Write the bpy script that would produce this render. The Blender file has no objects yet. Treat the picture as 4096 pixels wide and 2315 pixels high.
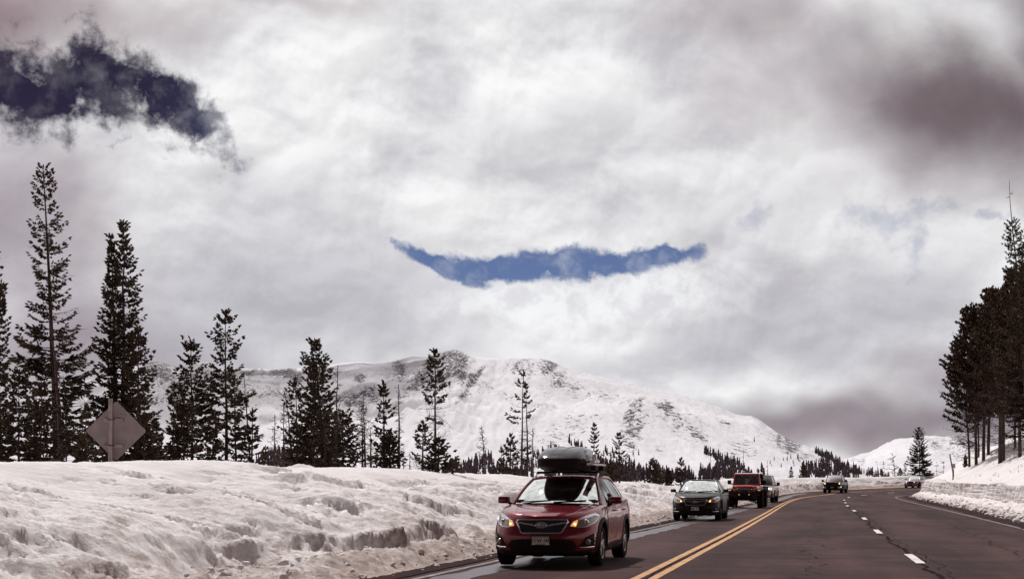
import bpy, bmesh, math, random
import numpy as np
from mathutils import Vector, Matrix
from mathutils.bvhtree import BVHTree

S = bpy.context.scene
COL = S.collection
rad = math.radians

# ------------------------------------------------------------------ camera
F, HX, HY, CH = 5700.0, 2048.0, 1930.0, 1.40        # focal length and horizon in photo pixels, eye height
cam = bpy.data.objects.new('camera', bpy.data.cameras.new('camera'))
COL.objects.link(cam)
cam.data.sensor_width = 36.0
cam.data.lens = 36.0 * F / 4096.0
cam.data.shift_y = (HY - 1157.5) / 4096.0
cam.data.clip_start = 0.1
cam.data.clip_end = 30000
cam.location = (0, 0, CH)
cam.rotation_euler = (rad(90), 0, 0)
S.camera = cam

# ------------------------------------------------------------------ light
SUN_EL, SUN_AZ = rad(54), rad(-20)                   # azimuth from +Y towards +X
sun = bpy.data.objects.new('sun', bpy.data.lights.new('sun', 'SUN'))
COL.objects.link(sun)
sdir = Vector((math.sin(SUN_AZ) * math.cos(SUN_EL), math.cos(SUN_AZ) * math.cos(SUN_EL), math.sin(SUN_EL)))
sun.rotation_euler = sdir.to_track_quat('Z', 'Y').to_euler()
sun.data.energy = 3.3
sun.data.angle = rad(0.6)
sun.data.color = (1.0, 0.955, 0.925)
S.view_settings.view_transform = 'Standard'
S.view_settings.look = 'None'
S.view_settings.exposure = 0.0
S.view_settings.gamma = 1.0

def lin(r, g, b):
    f = lambda c: c / 12.92 if c <= 0.04045 else ((c + 0.055) / 1.055) ** 2.4
    return tuple(f(c / 255.0) for c in (r, g, b))

# ------------------------------------------------------------------ sky
W = bpy.data.worlds.new('World')
S.world = W
W.use_nodes = True
nt = W.node_tree
nt.nodes.clear()

class NG:
    """small helper that writes shader maths"""
    def __init__(s, tree): s.t = tree
    def n(s, typ, **kw):
        nd = s.t.nodes.new(typ)
        for k, v in kw.items(): setattr(nd, k, v)
        return nd
    def put(s, sock, v):
        if v is None: return
        if hasattr(v, 'is_linked') or hasattr(v, 'links'): s.t.links.new(v, sock)
        else:
            if isinstance(v, (tuple, list)) and len(v) == 3 and sock.type == 'RGBA': v = tuple(v) + (1,)
            sock.default_value = v
    def m(s, op, a, b=None, c=None, clamp=False):
        nd = s.n('ShaderNodeMath', operation=op); nd.use_clamp = clamp
        s.put(nd.inputs[0], a); s.put(nd.inputs[1], b)
        if c is not None: s.put(nd.inputs[2], c)
        return nd.outputs[0]
    def ss(s, v, a, b, lo=0.0, hi=1.0):
        nd = s.n('ShaderNodeMapRange', interpolation_type='SMOOTHSTEP')
        s.put(nd.inputs[0], v); nd.inputs[1].default_value = a; nd.inputs[2].default_value = b
        nd.inputs[3].default_value = lo; nd.inputs[4].default_value = hi
        return nd.outputs[0]
    def mix(s, f, a, b, blend='MIX'):
        nd = s.n('ShaderNodeMix', data_type='RGBA', blend_type=blend)
        s.put(nd.inputs[0], f); s.put(nd.inputs[6], a); s.put(nd.inputs[7], b)
        return nd.outputs[2]
    def vec(s, x, y, z):
        nd = s.n('ShaderNodeCombineXYZ')
        s.put(nd.inputs[0], x); s.put(nd.inputs[1], y); s.put(nd.inputs[2], z)
        return nd.outputs[0]
    def noise(s, v, scale, detail=5, rough=0.55, dist=0.0):
        nd = s.n('ShaderNodeTexNoise')
        s.put(nd.inputs['Vector'], v); nd.inputs['Scale'].default_value = scale
        nd.inputs['Detail'].default_value = detail; nd.inputs['Roughness'].default_value = rough
        nd.inputs['Distortion'].default_value = dist
        return nd.outputs['Fac']

def build_sky():
    g = NG(nt)
    tc = g.n('ShaderNodeTexCoord')
    sep = g.n('ShaderNodeSeparateXYZ'); nt.links.new(tc.outputs['Generated'], sep.inputs[0])
    dx, dy, dz = sep.outputs
    DEG = 180 / math.pi
    az = g.m('MULTIPLY', g.m('ARCTAN2', dx, dy), DEG)
    el = g.m('MULTIPLY', g.m('ARCSINE', dz), DEG)
    ae = g.vec(az, el, 0.0)
    def pix(x, y):
        a = math.atan((x - HX) / F); e = math.atan((HY - y) / math.hypot(F, x - HX))
        return a * DEG, e * DEG
    k = DEG / F                                  # degrees per photo pixel near the axis
    # warped coordinates so that outlines are ragged
    wa = g.m('SUBTRACT', g.noise(ae, 0.35, 7, 0.62), 0.5)
    aeb = g.vec(az, el, 7.3)
    wb = g.m('SUBTRACT', g.noise(aeb, 0.35, 7, 0.62), 0.5)
    def warped(amp):
        return g.m('MULTIPLY_ADD', wa, amp, az), g.m('MULTIPLY_ADD', wb, amp, el)
    A3, E3 = warped(3.0)
    sa = g.m('SUBTRACT', g.noise(ae, 0.22, 2.2, 0.5), 0.5); sb = g.m('SUBTRACT', g.noise(aeb, 0.22, 2.2, 0.5), 0.5)
    A7, E7 = g.m('MULTIPLY_ADD', sa, 6.0, az), g.m('MULTIPLY_ADD', sb, 4.0, el)
    A1, E1 = warped(1.5)
    def ell(x, y, rx, ry, rot=0.0, soft=False, calm=False):
        """1 at centre, 0 on the rim, negative outside"""
        cx, cy = pix(x, y)
        a, e = (A7, E7) if soft else ((A1, E1) if calm else (A3, E3))
        u = g.m('SUBTRACT', a, cx); v = g.m('SUBTRACT', e, cy)
        c, s_ = math.cos(rad(rot)), math.sin(rad(rot))
        uu = g.m('MULTIPLY', g.m('ADD', g.m('MULTIPLY', u, c), g.m('MULTIPLY', v, s_)), 1 / (rx * k))
        vv = g.m('MULTIPLY', g.m('SUBTRACT', g.m('MULTIPLY', v, c), g.m('MULTIPLY', u, s_)), 1 / (ry * k))
        d = g.m('SQRT', g.m('ADD', g.m('MULTIPLY', uu, uu), g.m('MULTIPLY', vv, vv)))
        return g.m('SUBTRACT', 1.0, d)
    # ---- cloud body: bright billows and grey undersides
    st = g.vec(az, g.m('MULTIPLY', el, 1.7), 0.0)
    n1 = g.noise(st, 0.11, 5, 0.5, 0.4)
    n2 = g.noise(g.vec(az, g.m('MULTIPLY', el, 1.4), 3.1), 0.24, 6, 0.50, 0.3)
    n3 = g.noise(g.vec(az, el, 9.7), 1.1, 7, 0.6, 0.2)
    br = g.m('ADD', g.m('ADD', g.m('MULTIPLY', n1, 0.60), g.m('MULTIPLY', n2, 0.32)), g.m('MULTIPLY', n3, 0.08))
    t = g.ss(br, 0.35, 0.575)
    col = g.mix(t, lin(202, 200, 206), lin(245, 245, 246))
    def shade(colr, colour, blobs, a, b, strength):
        m = None
        for bl in blobs:
            e_ = ell(*bl, soft=True)
            m = e_ if m is None else g.m('MAXIMUM', m, e_)
        f = g.m('MULTIPLY', g.ss(g.m('MULTIPLY_ADD', g.m('SUBTRACT', n2, 0.5), 1.3, g.m('MULTIPLY_ADD', g.m('SUBTRACT', n3, 0.5), 0.35, m)), a - 0.35, b + 0.35), strength)
        return g.mix(f, colr, colour)
    col = shade(col, lin(188, 187, 195), [(1250, 1230, 620, 260), (700, 1350, 700, 240), (3550, 1230, 420, 190, 10), (3050, 1430, 620, 90)], -0.45, 0.6, 0.85)
    col = shade(col, lin(205, 203, 208), [(2250, 560, 420, 130), (3000, 820, 400, 90), (1100, 780, 300, 100)], -0.5, 0.6, 0.6)
    col = shade(col, lin(160, 148, 157), [(60, 980, 330, 420), (260, 1420, 430, 260)], -0.5, 0.7, 0.85)
    col = shade(col, lin(186, 176, 180), [(420, 60, 620, 110), (1150, 30, 300, 60)], -0.4, 0.7, 0.8)
    col = shade(col, lin(132, 108, 116), [(-60, 80, 320, 170)], -0.5, 0.8, 0.9)  # top left corner darkening painted into the cloud colour
    col = shade(col, lin(186, 177, 182), [(3500, 380, 640, 260, -20), (2950, 90, 360, 120)], -0.6, 0.5, 0.8)
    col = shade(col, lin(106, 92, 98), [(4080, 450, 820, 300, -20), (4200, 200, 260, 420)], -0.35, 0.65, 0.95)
    col = shade(col, lin(142, 132, 139), [(3250, 1700, 640, 80, 2), (3850, 1670, 600, 100)], -0.4, 0.5, 0.95)
    col = shade(col, lin(150, 135, 143), [(3250, 1780, 700, 60), (3900, 1500, 300, 90)], -0.4, 0.6, 0.6)
    # ---- relief: the side of each billow towards the sun is brighter
    up = g.vec(g.m('ADD', az, -0.22), g.m('MULTIPLY', g.m('ADD', el, 0.42), 1.4), 3.1)
    n2u = g.noise(up, 0.24, 6, 0.50, 0.3)
    up3 = g.vec(g.m('ADD', az, -0.10), g.m('ADD', el, 0.20), 9.7)
    n3u = g.noise(up3, 1.1, 7, 0.6, 0.2)
    rel = g.m('ADD', g.m('MULTIPLY', g.m('SUBTRACT', n2, n2u), 1.5), g.m('MULTIPLY', g.m('SUBTRACT', n3, n3u), 0.32))
    relf = g.m('ADD', rel, 1.0)
    rr = g.ss(relf, 0.80, 1.2, 0.89, 1.06)
    col = g.mix(1.0, col, g.vec(rr, rr, rr), 'MULTIPLY')
    # ---- bright rims under the blue slit
    f = g.m('MULTIPLY', g.ss(g.m('MAXIMUM', ell(2250, 1210, 620, 90), ell(2600, 1160, 330, 90)), -0.3, 0.6), 0.8)
    col = g.mix(f, col, g.mix(g.ss(n3, 0.35, 0.62), lin(222, 222, 228), lin(245, 246, 247)))
    # ---- openings with a tinted sky behind
    sky = g.n('ShaderNodeTexSky', sky_type='NISHITA')
    sky.sun_disc = False
    sky.sun_elevation = SUN_EL
    sky.sun_rotation = SUN_AZ
    sky.altitude = 3400
    deep = g.mix(g.ss(az, -15.0, -3.0), (0.11, 0.055, 0.075), (0.38, 0.37, 0.47))  # tint darkens to the left: corner falloff painted into the sky
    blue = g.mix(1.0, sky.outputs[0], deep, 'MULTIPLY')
    m1 = None
    for b in [(1770, 1058, 230, 36, -22), (2020, 1078, 300, 66, -6), (2260, 1066, 300, 70, 0), (2470, 1062, 260, 58, 4), (2620, 1042, 210, 42, 10)]:
        e_ = ell(*b, calm=True); m1 = e_ if m1 is None else g.m('MAXIMUM', m1, e_)
    slit = g.ss(g.m('ADD', m1, g.m('MULTIPLY', g.m('SUBTRACT', n3, 0.5), 1.6)), -0.10, 0.42)
    m2 = None
    for b in [(80, 345, 430, 150, -6), (400, 285, 260, 130), (640, 400, 290, 125, -34), (780, 500, 120, 80, -40)]:
        e_ = ell(*b); m2 = e_ if m2 is None else g.m('MAXIMUM', m2, e_)
    hole = g.ss(g.m('ADD', m2, g.m('MULTIPLY', g.m('SUBTRACT', n3, 0.5), 2.2)), -0.3, 0.5)
    m3 = None
    for b in [(3560, 880, 230, 70, 10), (3640, 990, 70, 80), (3020, 880, 90, 50, 30), (3950, 850, 90, 40)]:
        e_ = ell(*b); m3 = e_ if m3 is None else g.m('MAXIMUM', m3, e_)
    thin = g.m('MULTIPLY', g.ss(g.m('ADD', m3, g.m('MULTIPLY', g.m('SUBTRACT', n3, 0.5), 3.0)), -0.1, 0.9), 0.36)
    m4 = ell(1650, 300, 900, 300)
    wisp = g.m('MULTIPLY', g.m('MULTIPLY', g.ss(m4, 0.0, 0.6), g.ss(n3, 0.62, 0.72)), 0.10)
    # ---- away from the sun the overcast is darker
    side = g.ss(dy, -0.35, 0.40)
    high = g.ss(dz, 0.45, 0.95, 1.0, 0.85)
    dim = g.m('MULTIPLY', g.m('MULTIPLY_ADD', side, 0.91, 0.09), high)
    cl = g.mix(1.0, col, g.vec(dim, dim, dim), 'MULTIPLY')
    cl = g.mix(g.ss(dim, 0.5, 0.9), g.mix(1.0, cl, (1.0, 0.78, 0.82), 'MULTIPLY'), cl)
    cl = g.mix(1.0, cl, (10.0, 10.0, 10.0), 'MULTIPLY')
    mul = cl.node
    holes = g.m('MAXIMUM', g.m('MAXIMUM', slit, hole), g.m('MAXIMUM', thin, wisp), clamp=True)
    veil = g.m('MULTIPLY', g.ss(g.m('ADD', g.m('MULTIPLY', n3, 0.6), g.m('MULTIPLY', n2, 0.4)), 0.46, 0.70), 0.30)
    veil = g.m('MULTIPLY', veil, g.ss(az, -17.0, -8.0, 0.45, 1.0))
    holes = g.m('MULTIPLY', holes, g.m('SUBTRACT', 1.0, veil))
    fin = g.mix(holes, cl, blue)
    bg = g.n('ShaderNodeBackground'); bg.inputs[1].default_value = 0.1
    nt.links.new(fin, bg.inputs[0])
    out = g.n('ShaderNodeOutputWorld')
    nt.links.new(bg.outputs[0], out.inputs[0])
build_sky()

# ------------------------------------------------------------------ numeric helpers
def _h(ix, iy, iz, seed):
    n = (ix.astype(np.int64) * 374761393 + iy.astype(np.int64) * 668265263 + iz.astype(np.int64) * 2147483647 + seed * 974634777) & 0xffffffff
    n = ((n ^ (n >> 13)) * 1274126177) & 0xffffffff
    n = (n ^ (n >> 16)) & 0xffffffff
    return n / 4294967295.0
def vnoise(x, y, z=0.0, seed=0):
    x = np.asarray(x, float); y = np.asarray(y, float); z = np.asarray(z, float) + np.zeros_like(x)
    ix, iy, iz = np.floor(x), np.floor(y), np.floor(z)
    fx, fy, fz = x - ix, y - iy, z - iz
    q = lambda t: t * t * t * (t * (t * 6 - 15) + 10)
    ux, uy, uz = q(fx), q(fy), q(fz)
    r = 0
    for a in (0, 1):
        for b in (0, 1):
            for c in (0, 1):
                w = (ux if a else 1 - ux) * (uy if b else 1 - uy) * (uz if c else 1 - uz)
                r = r + w * _h(ix + a, iy + b, iz + c, seed)
    return r * 2 - 1
def fbm(x, y, z=0.0, seed=0, octs=5, gain=0.5, ridged=False):
    r = 0; a = 1.0; f = 1.0; tot = 0
    for o in range(octs):
        n = vnoise(np.asarray(x) * f, np.asarray(y) * f, np.asarray(z) * f, seed + o * 17)
        if ridged: n = 1 - 2 * np.abs(n)
        r = r + a * n; tot += a; a *= gain; f *= 2.03
    return r / tot
def sstep(v, a, b):
    t = np.clip((np.asarray(v, float) - a) / (b - a), 0, 1)
    return t * t * (3 - 2 * t)

def PX(x, y, D):
    """photo pixel at depth D (metres along the view axis) -> world point"""
    return Vector(((x - HX) / F * D, D, CH + (HY - y) / F * D))

def tag(o, label=None, cat=None, group=None, kind=None):
    if label: o['label'] = label
    if cat: o['category'] = cat
    if group: o['group'] = group
    if kind: o['kind'] = kind
    return o
def empty(name, loc=(0, 0, 0), rz=0.0):
    o = bpy.data.objects.new(name, None); COL.objects.link(o)
    o.empty_display_size = 0.2
    o.location = loc; o.rotation_euler = (0, 0, rz)
    return o
def link(name, me, mat=None, parent=None, smooth=False):
    o = bpy.data.objects.new(name, me); COL.objects.link(o)
    if mat is not None:
        me.materials.clear(); me.materials.append(mat)
    if parent is not None: o.parent = parent
    if smooth:
        me.polygons.foreach_set('use_smooth', [True] * len(me.polygons))
    return o
def np_mesh(name, V, Fc, smooth=False):
    """V (n,3); Fc (m,k) with k 3 or 4"""
    V = np.ascontiguousarray(V, dtype=np.float32); Fc = np.ascontiguousarray(Fc, dtype=np.int32)
    me = bpy.data.meshes.new(name)
    k = Fc.shape[1]
    me.vertices.add(len(V)); me.vertices.foreach_set('co', V.ravel())
    me.loops.add(Fc.size); me.loops.foreach_set('vertex_index', Fc.ravel())
    me.polygons.add(len(Fc))
    me.polygons.foreach_set('loop_start', np.arange(0, Fc.size, k, dtype=np.int32))
    me.polygons.foreach_set('loop_total', np.full(len(Fc), k, dtype=np.int32))
    if smooth: me.polygons.foreach_set('use_smooth', np.ones(len(Fc), dtype=bool))
    me.update(calc_edges=True); me.validate()
    return me
def grid_faces(nr, nc, flip=False):
    i = np.arange(nr - 1)[:, None] * nc + np.arange(nc - 1)[None, :]
    i = i.ravel()
    q = np.stack([i, i + 1, i + nc + 1, i + nc], 1)
    return q[:, ::-1] if flip else q

class MB:
    """collects shapes into ONE mesh"""
    def __init__(s): s.v = []; s.f = []
    def add(s, vs, fs):
        o = len(s.v); s.v += [tuple(p) for p in vs]; s.f += [tuple(i + o for i in f) for f in fs]; return s
    def box(s, c, d, rot=None, taper=None):
        hx, hy, hz = d[0] / 2, d[1] / 2, d[2] / 2
        vs = []
        for z in (-hz, hz):
            t = taper if (taper and z > 0) else 1.0
            for x, y in ((-hx, -hy), (hx, -hy), (hx, hy), (-hx, hy)):
                p = Vector((x * t, y * t, z))
                if rot: p = rot @ p
                vs.append(p + Vector(c))
        return s.add(vs, [(3, 2, 1, 0), (4, 5, 6, 7), (0, 1, 5, 4), (1, 2, 6, 5), (2, 3, 7, 6), (3, 0, 4, 7)])
    def tube(s, pts, r, n=8, cap=True):
        pts = [Vector(p) for p in pts]
        rs = r if isinstance(r, (list, tuple)) else [r] * len(pts)
        rings = []
        up = Vector((0, 0, 1))
        for i, p in enumerate(pts):
            d = (pts[min(i + 1, len(pts) - 1)] - pts[max(i - 1, 0)]).normalized()
            a = d.cross(up)
            if a.length < 0.05: a = d.cross(Vector((1, 0, 0)))
            a.normalize(); b = d.cross(a)
            rings.append([p + (a * math.cos(2 * math.pi * k / n) + b * math.sin(2 * math.pi * k / n)) * rs[i] for k in range(n)])
        vs = [q for rg in rings for q in rg]; fs = []
        for i in range(len(rings) - 1):
            for k in range(n):
                k2 = (k + 1) % n
                fs.append((i * n + k, i * n + k2, (i + 1) * n + k2, (i + 1) * n + k))
        if cap:
            fs.append(tuple(range(n - 1, -1, -1))); fs.append(tuple((len(rings) - 1) * n + k for k in range(n)))
        return s.add(vs, fs)
    def lathe(s, prof, c=(0, 0, 0), axis='x', n=28, arc=(0, 360)):
        """prof: (axial, radius) pairs"""
        vs = []; fs = []
        full = abs(arc[1] - arc[0]) >= 359.9
        m = n if full else n + 1
        for a, r in prof:
            for k in range(m):
                t = rad(arc[0] + (arc[1] - arc[0]) * k / n)
                u, v = r * math.cos(t), r * math.sin(t)
                p = (a, u, v) if axis == 'x' else ((u, a, v) if axis == 'y' else (u, v, a))
                vs.append((p[0] + c[0], p[1] + c[1], p[2] + c[2]))
        for i in range(len(prof) - 1):
            for k in range(n if full else n):
                k2 = (k + 1) % m if full else k + 1
                fs.append((i * m + k, i * m + k2, (i + 1) * m + k2, (i + 1) * m + k))
        return s.add(vs, fs)
    def mesh(s, name):
        me = bpy.data.meshes.new(name); me.from_pydata(s.v, [], s.f); me.validate()
        bm = bmesh.new(); bm.from_mesh(me)
        bmesh.ops.remove_doubles(bm, verts=bm.verts, dist=1e-5)
        bmesh.ops.recalc_face_normals(bm, faces=bm.faces)
        bm.to_mesh(me); bm.free()
        return me
    def build(s, name, mat, parent=None, smooth=False, bevel=0.0, angle=40):
        me = s.mesh(name)
        if bevel:
            bm = bmesh.new(); bm.from_mesh(me)
            ed = [e for e in bm.edges if len(e.link_faces) == 2 and e.calc_face_angle(0) > rad(30)]
            bmesh.ops.bevel(bm, geom=ed, offset=bevel, segments=2, affect='EDGES', profile=0.6, clamp_overlap=True)
            bm.to_mesh(me); bm.free()
        o = link(name, me, mat, parent, smooth)
        if smooth: me.set_sharp_from_angle(angle=rad(angle))
        return o

# ------------------------------------------------------------------ materials
def mat_new(name):
    m = bpy.data.materials.new(name); m.use_nodes = True
    t = m.node_tree; b = t.nodes['Principled BSDF']
    return m, NG(t), b
def pbr(name, col, rough=0.5, metal=0.0, spec=0.5, coat=0.0, emis=None, es=0.0, var=0.0, vscale=8.0, bump=0.0, bscale=40.0):
    m, g, b = mat_new(name)
    b.inputs['Base Color'].default_value = tuple(col) + (1,)
    b.inputs['Roughness'].default_value = rough
    b.inputs['Metallic'].default_value = metal
    b.inputs['Specular IOR Level'].default_value = spec
    b.inputs['Coat Weight'].default_value = coat
    b.inputs['Coat Roughness'].default_value = 0.04
    if emis:
        b.inputs['Emission Color'].default_value = tuple(emis) + (1,); b.inputs['Emission Strength'].default_value = es
    tc = g.n('ShaderNodeTexCoord').outputs['Object']
    if var:
        n = g.noise(tc, vscale, 6, 0.6)
        c = g.mix(g.ss(n, 0.3, 0.7), tuple(x * (1 - var) for x in col), tuple(min(1, x * (1 + var)) for x in col))
        g.t.links.new(c, b.inputs['Base Color'])
        g.t.links.new(g.m('MULTIPLY_ADD', n, 0.3, rough - 0.15, clamp=True), b.inputs['Roughness'])
    if bump:
        bp = g.n('ShaderNodeBump'); bp.inputs['Strength'].default_value = bump; bp.inputs['Distance'].default_value = 0.02
        g.t.links.new(g.noise(tc, bscale, 5, 0.6), bp.inputs['Height']); g.t.links.new(bp.outputs[0], b.inputs['Normal'])
    return m
# ================================================================== TERRAIN, ROAD, SNOW BANKS
def rz(y):
    y = np.asarray(y, float)
    t = np.clip(y - 95, 0, 130)
    return 1.0e-4 * t * t + np.clip(y - 225, 0, 200) * 0.012
def GP(x, y):
    """photo pixel -> point on the road surface"""
    D = CH * F / (y - HY)
    for _ in range(40):
        D = D * 0.5 + 0.5 * (CH - float(rz(D))) * F / (y - HY)
    return ((x - HX) / F * D, D)
def smooth_path(pts, step=0.5):
    P = np.array(pts, float); E = np.vstack([2 * P[0] - P[1], P, 2 * P[-1] - P[-2]]); out = []
    for i in range(1, len(E) - 2):
        p0, p1, p2, p3 = E[i - 1:i + 3]
        k0, k1, k2 = (max(np.linalg.norm(q), 1e-3) ** 0.5 for q in (p1 - p0, p2 - p1, p3 - p2))
        m1 = ((p1 - p0) / k0 - (p2 - p0) / (k0 + k1) + (p2 - p1) / k1) * k1        # centripetal tangents
        m2 = ((p2 - p1) / k1 - (p3 - p1) / (k1 + k2) + (p3 - p2) / k2) * k1
        for t in np.linspace(0, 1, 40, endpoint=False):
            out.append((2 * t**3 - 3 * t**2 + 1) * p1 + (t**3 - 2 * t**2 + t) * m1 + (-2 * t**3 + 3 * t**2) * p2 + (t**3 - t**2) * m2)
    P = np.array(out + [P[-1]])
    d = np.concatenate([[0], np.cumsum(np.hypot(*(P[1:] - P[:-1]).T))])
    n = max(8, int(d[-1] / step)); t = np.linspace(0, d[-1], n)
    Q = np.stack([np.interp(t, d, P[:, 0]), np.interp(t, d, P[:, 1])], 1)
    k = np.ones(9) / 9; pad = lambda v: np.convolve(np.concatenate([2 * v[0] - v[4:0:-1], v, 2 * v[-1] - v[-2:-6:-1]]), k, 'valid')
    return np.stack([pad(Q[:, 0]), pad(Q[:, 1])], 1)
def normals(P):
    T = np.gradient(P, axis=0); T /= np.linalg.norm(T, axis=1)[:, None]
    return np.stack([-T[:, 1], T[:, 0]], 1)               # points to the left of travel

LEFTP = smooth_path([(-21.4, -60), (-7.02, 0), (-2.05, 20.7), (-0.32, 27.9), (3.4, 43), (7.2, 58.7), (15.3, 93), (21.2, 118), (27.8, 144),
                     (34, 160), (40.4, 170.5), (51.5, 185), (68, 200), (92, 213), (125, 220), (170, 223)])
CENTP = smooth_path([(-15.9, -60), (-2.64, 0), (1.91, 20.7), (6.2, 40), (10.9, 61.5), (19.7, 102), (23.8, 119), (26.4, 128), (31.0, 141), (35.2, 152.5), (42, 164),
                     (53, 177), (70, 190), (92, 200), (125, 208), (170, 211)])
DASHP = smooth_path([(-10.8, -60), (1.9, 0), (7.45, 26.4), (10.5, 40.9), (13.8, 55.8), (17.2, 71.6), (20.4, 86.7), (23.4, 100), (26.1, 112), (28.2, 120.5),
                     (30.9, 130), (33, 136), (36.9, 145), (41.5, 154.5), (47.5, 165), (58, 177), (72, 186), (94, 195), (125, 200), (170, 202)])
EDGEP = smooth_path([(-7.9, -60), (5.75, 0), (15.5, 43.2), (18.7, 57.4), (23.4, 78.5), (28.6, 102), (33.0, 122), (34.2, 127), (36.1, 133), (38.6, 138), (43, 144),
                     (50, 151), (60, 159), (78, 169), (98, 176), (125, 181), (170, 184)])
RIGHTP = smooth_path([(-6.3, -60), (7.3, 0), (16.3, 43), (17.95, 49.9), (20.9, 62.3), (25.5, 81.4), (31.0, 106), (34.4, 121), (37.3, 133), (39.6, 137.5), (44, 142.5),
                     (51, 149), (61, 156), (79, 165), (98, 171), (125, 176), (170, 179)])

def sheet(name, A, B, nc, mat, lift=0.0, jitter=None, kind='structure'):
    n = len(A); t = np.linspace(0, 1, nc)
    V = A[:, None, :] * (1 - t)[None, :, None] + B[:, None, :] * t[None, :, None]
    z = rz(V[..., 1]) + lift
    V = np.concatenate([V, z[..., None]], 2).reshape(-1, 3)
    o = link(name, np_mesh(name, V, grid_faces(n, nc, flip=True), True), mat)
    tag(o, kind=kind)
    return o
def resample(P, n):
    d = np.concatenate([[0], np.cumsum(np.hypot(*(P[1:] - P[:-1]).T))]); t = np.linspace(0, d[-1], n)
    return np.stack([np.interp(t, d, P[:, 0]), np.interp(t, d, P[:, 1])], 1)

# ---- asphalt
def asphalt_material():
    m, g, b = mat_new('asphalt')
    tc = g.n('ShaderNodeTexCoord').outputs['Object']
    mp = g.n('ShaderNodeMapping'); mp.inputs['Rotation'].default_value = (0, 0, rad(12.6)); g.t.links.new(tc, mp.inputs[0])
    st = g.n('ShaderNodeMapping'); st.inputs['Scale'].default_value = (1.0, 0.10, 1.0); g.t.links.new(mp.outputs[0], st.inputs[0])
    n1 = g.noise(st.outputs[0], 0.55, 5, 0.6)
    n2 = g.noise(tc, 0.35, 6, 0.62)
    n3 = g.noise(tc, 26, 4, 0.7)
    cr = g.n('ShaderNodeMapping'); cr.inputs['Scale'].default_value = (0.25, 1.0, 1.0); g.t.links.new(mp.outputs[0], cr.inputs[0])
    n4 = g.noise(cr.outputs[0], 1.6, 8, 0.7)
    v = g.m('ADD', g.m('ADD', g.m('MULTIPLY', n1, 0.38), g.m('MULTIPLY', n2, 0.26)), g.m('ADD', g.m('MULTIPLY', n3, 0.14), g.m('MULTIPLY', n4, 0.22)))
    c = g.mix(g.ss(v, 0.40, 0.60), (0.026, 0.0130, 0.0140), (0.082, 0.046, 0.044))
    patch = g.ss(g.noise(tc, 0.9, 4, 0.55, 0.4), 0.66, 0.74)
    c = g.mix(g.m('MULTIPLY', patch, 0.45), c, (0.024, 0.015, 0.016))
    fine = g.ss(g.noise(tc, 38, 3, 0.7), 0.60, 0.72)
    c = g.mix(g.m('MULTIPLY', fine, 0.25), c, (0.20, 0.145, 0.135))
    g.t.links.new(c, b.inputs['Base Color'])
    g.t.links.new(g.m('MULTIPLY_ADD', n2, 0.15, 0.80), b.inputs['Roughness'])
    b.inputs['Specular IOR Level'].default_value = 0.10; b.inputs['Specular Tint'].default_value = (1, .72, .72, 1)
    bp = g.n('ShaderNodeBump'); bp.inputs['Strength'].default_value = 0.6; bp.inputs['Distance'].default_value = 0.012
    g.t.links.new(g.noise(tc, 60, 3, 0.7), bp.inputs['Height']); g.t.links.new(bp.outputs[0], b.inputs['Normal'])
    return m
ASPH = asphalt_material()
nL = 520
road = sheet('road', resample(LEFTP + normals(LEFTP) * 0.6, nL), resample(RIGHTP - normals(RIGHTP) * 0.8, nL), 14, ASPH)

def ribbon(name, P, off, width, mat, lift, y0=-50, y1=225, ragged=0.0, seed=0, taper=None):
    N = normals(P); keep = (P[:, 1] > y0) & (P[:, 1] < y1)
    Q, N = P[keep], N[keep]
    a = fbm(Q[:, 0] * 1.3, Q[:, 1] * 1.3, seed, seed, 4) * ragged; c = fbm(Q[:, 0] * 1.3, Q[:, 1] * 1.3, seed + 9, seed + 5, 4) * ragged
    w = np.full(len(Q), width)
    A = Q + N * (off + w / 2 + a)[:, None]; B = Q + N * (off - w / 2 + c)[:, None]
    return sheet(name, A, B, 2, mat, lift)
def paint_material(name, col, wear):
    m, g, b = mat_new(name)
    tc = g.n('ShaderNodeTexCoord').outputs['Object']
    n = g.noise(tc, 5.5, 8, 0.72)
    f = g.ss(n, wear, wear + 0.12)
    n2 = g.noise(tc, 0.8, 4, 0.6)
    c = g.mix(f, (0.075, 0.048, 0.045), g.mix(g.ss(n2, 0.35, 0.65), tuple(x * 0.8 for x in col), col))
    g.t.links.new(c, b.inputs['Base Color']); b.inputs['Roughness'].default_value = 0.6
    return m
YEL = paint_material('yellow_paint', (0.58, 0.265, 0.052), 0.37)
WHT = paint_material('white_paint', (0.74, 0.68, 0.64), 0.33)
WORN = paint_material('worn_white_paint', (0.36, 0.27, 0.245), 0.50)
ribbon('centre_line', CENTP, 0.125, 0.135, YEL, 0.006, ragged=0.006, seed=1)
ribbon('centre_line', CENTP, -0.125, 0.135, YEL, 0.006, ragged=0.006, seed=2)
ribbon('edge_line', EDGEP, 0.0, 0.17, WORN, 0.006, ragged=0.02, seed=3)
ribbon('edge_line', LEFTP, -0.62, 0.12, WORN, 0.010, ragged=0.03, seed=4)

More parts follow.
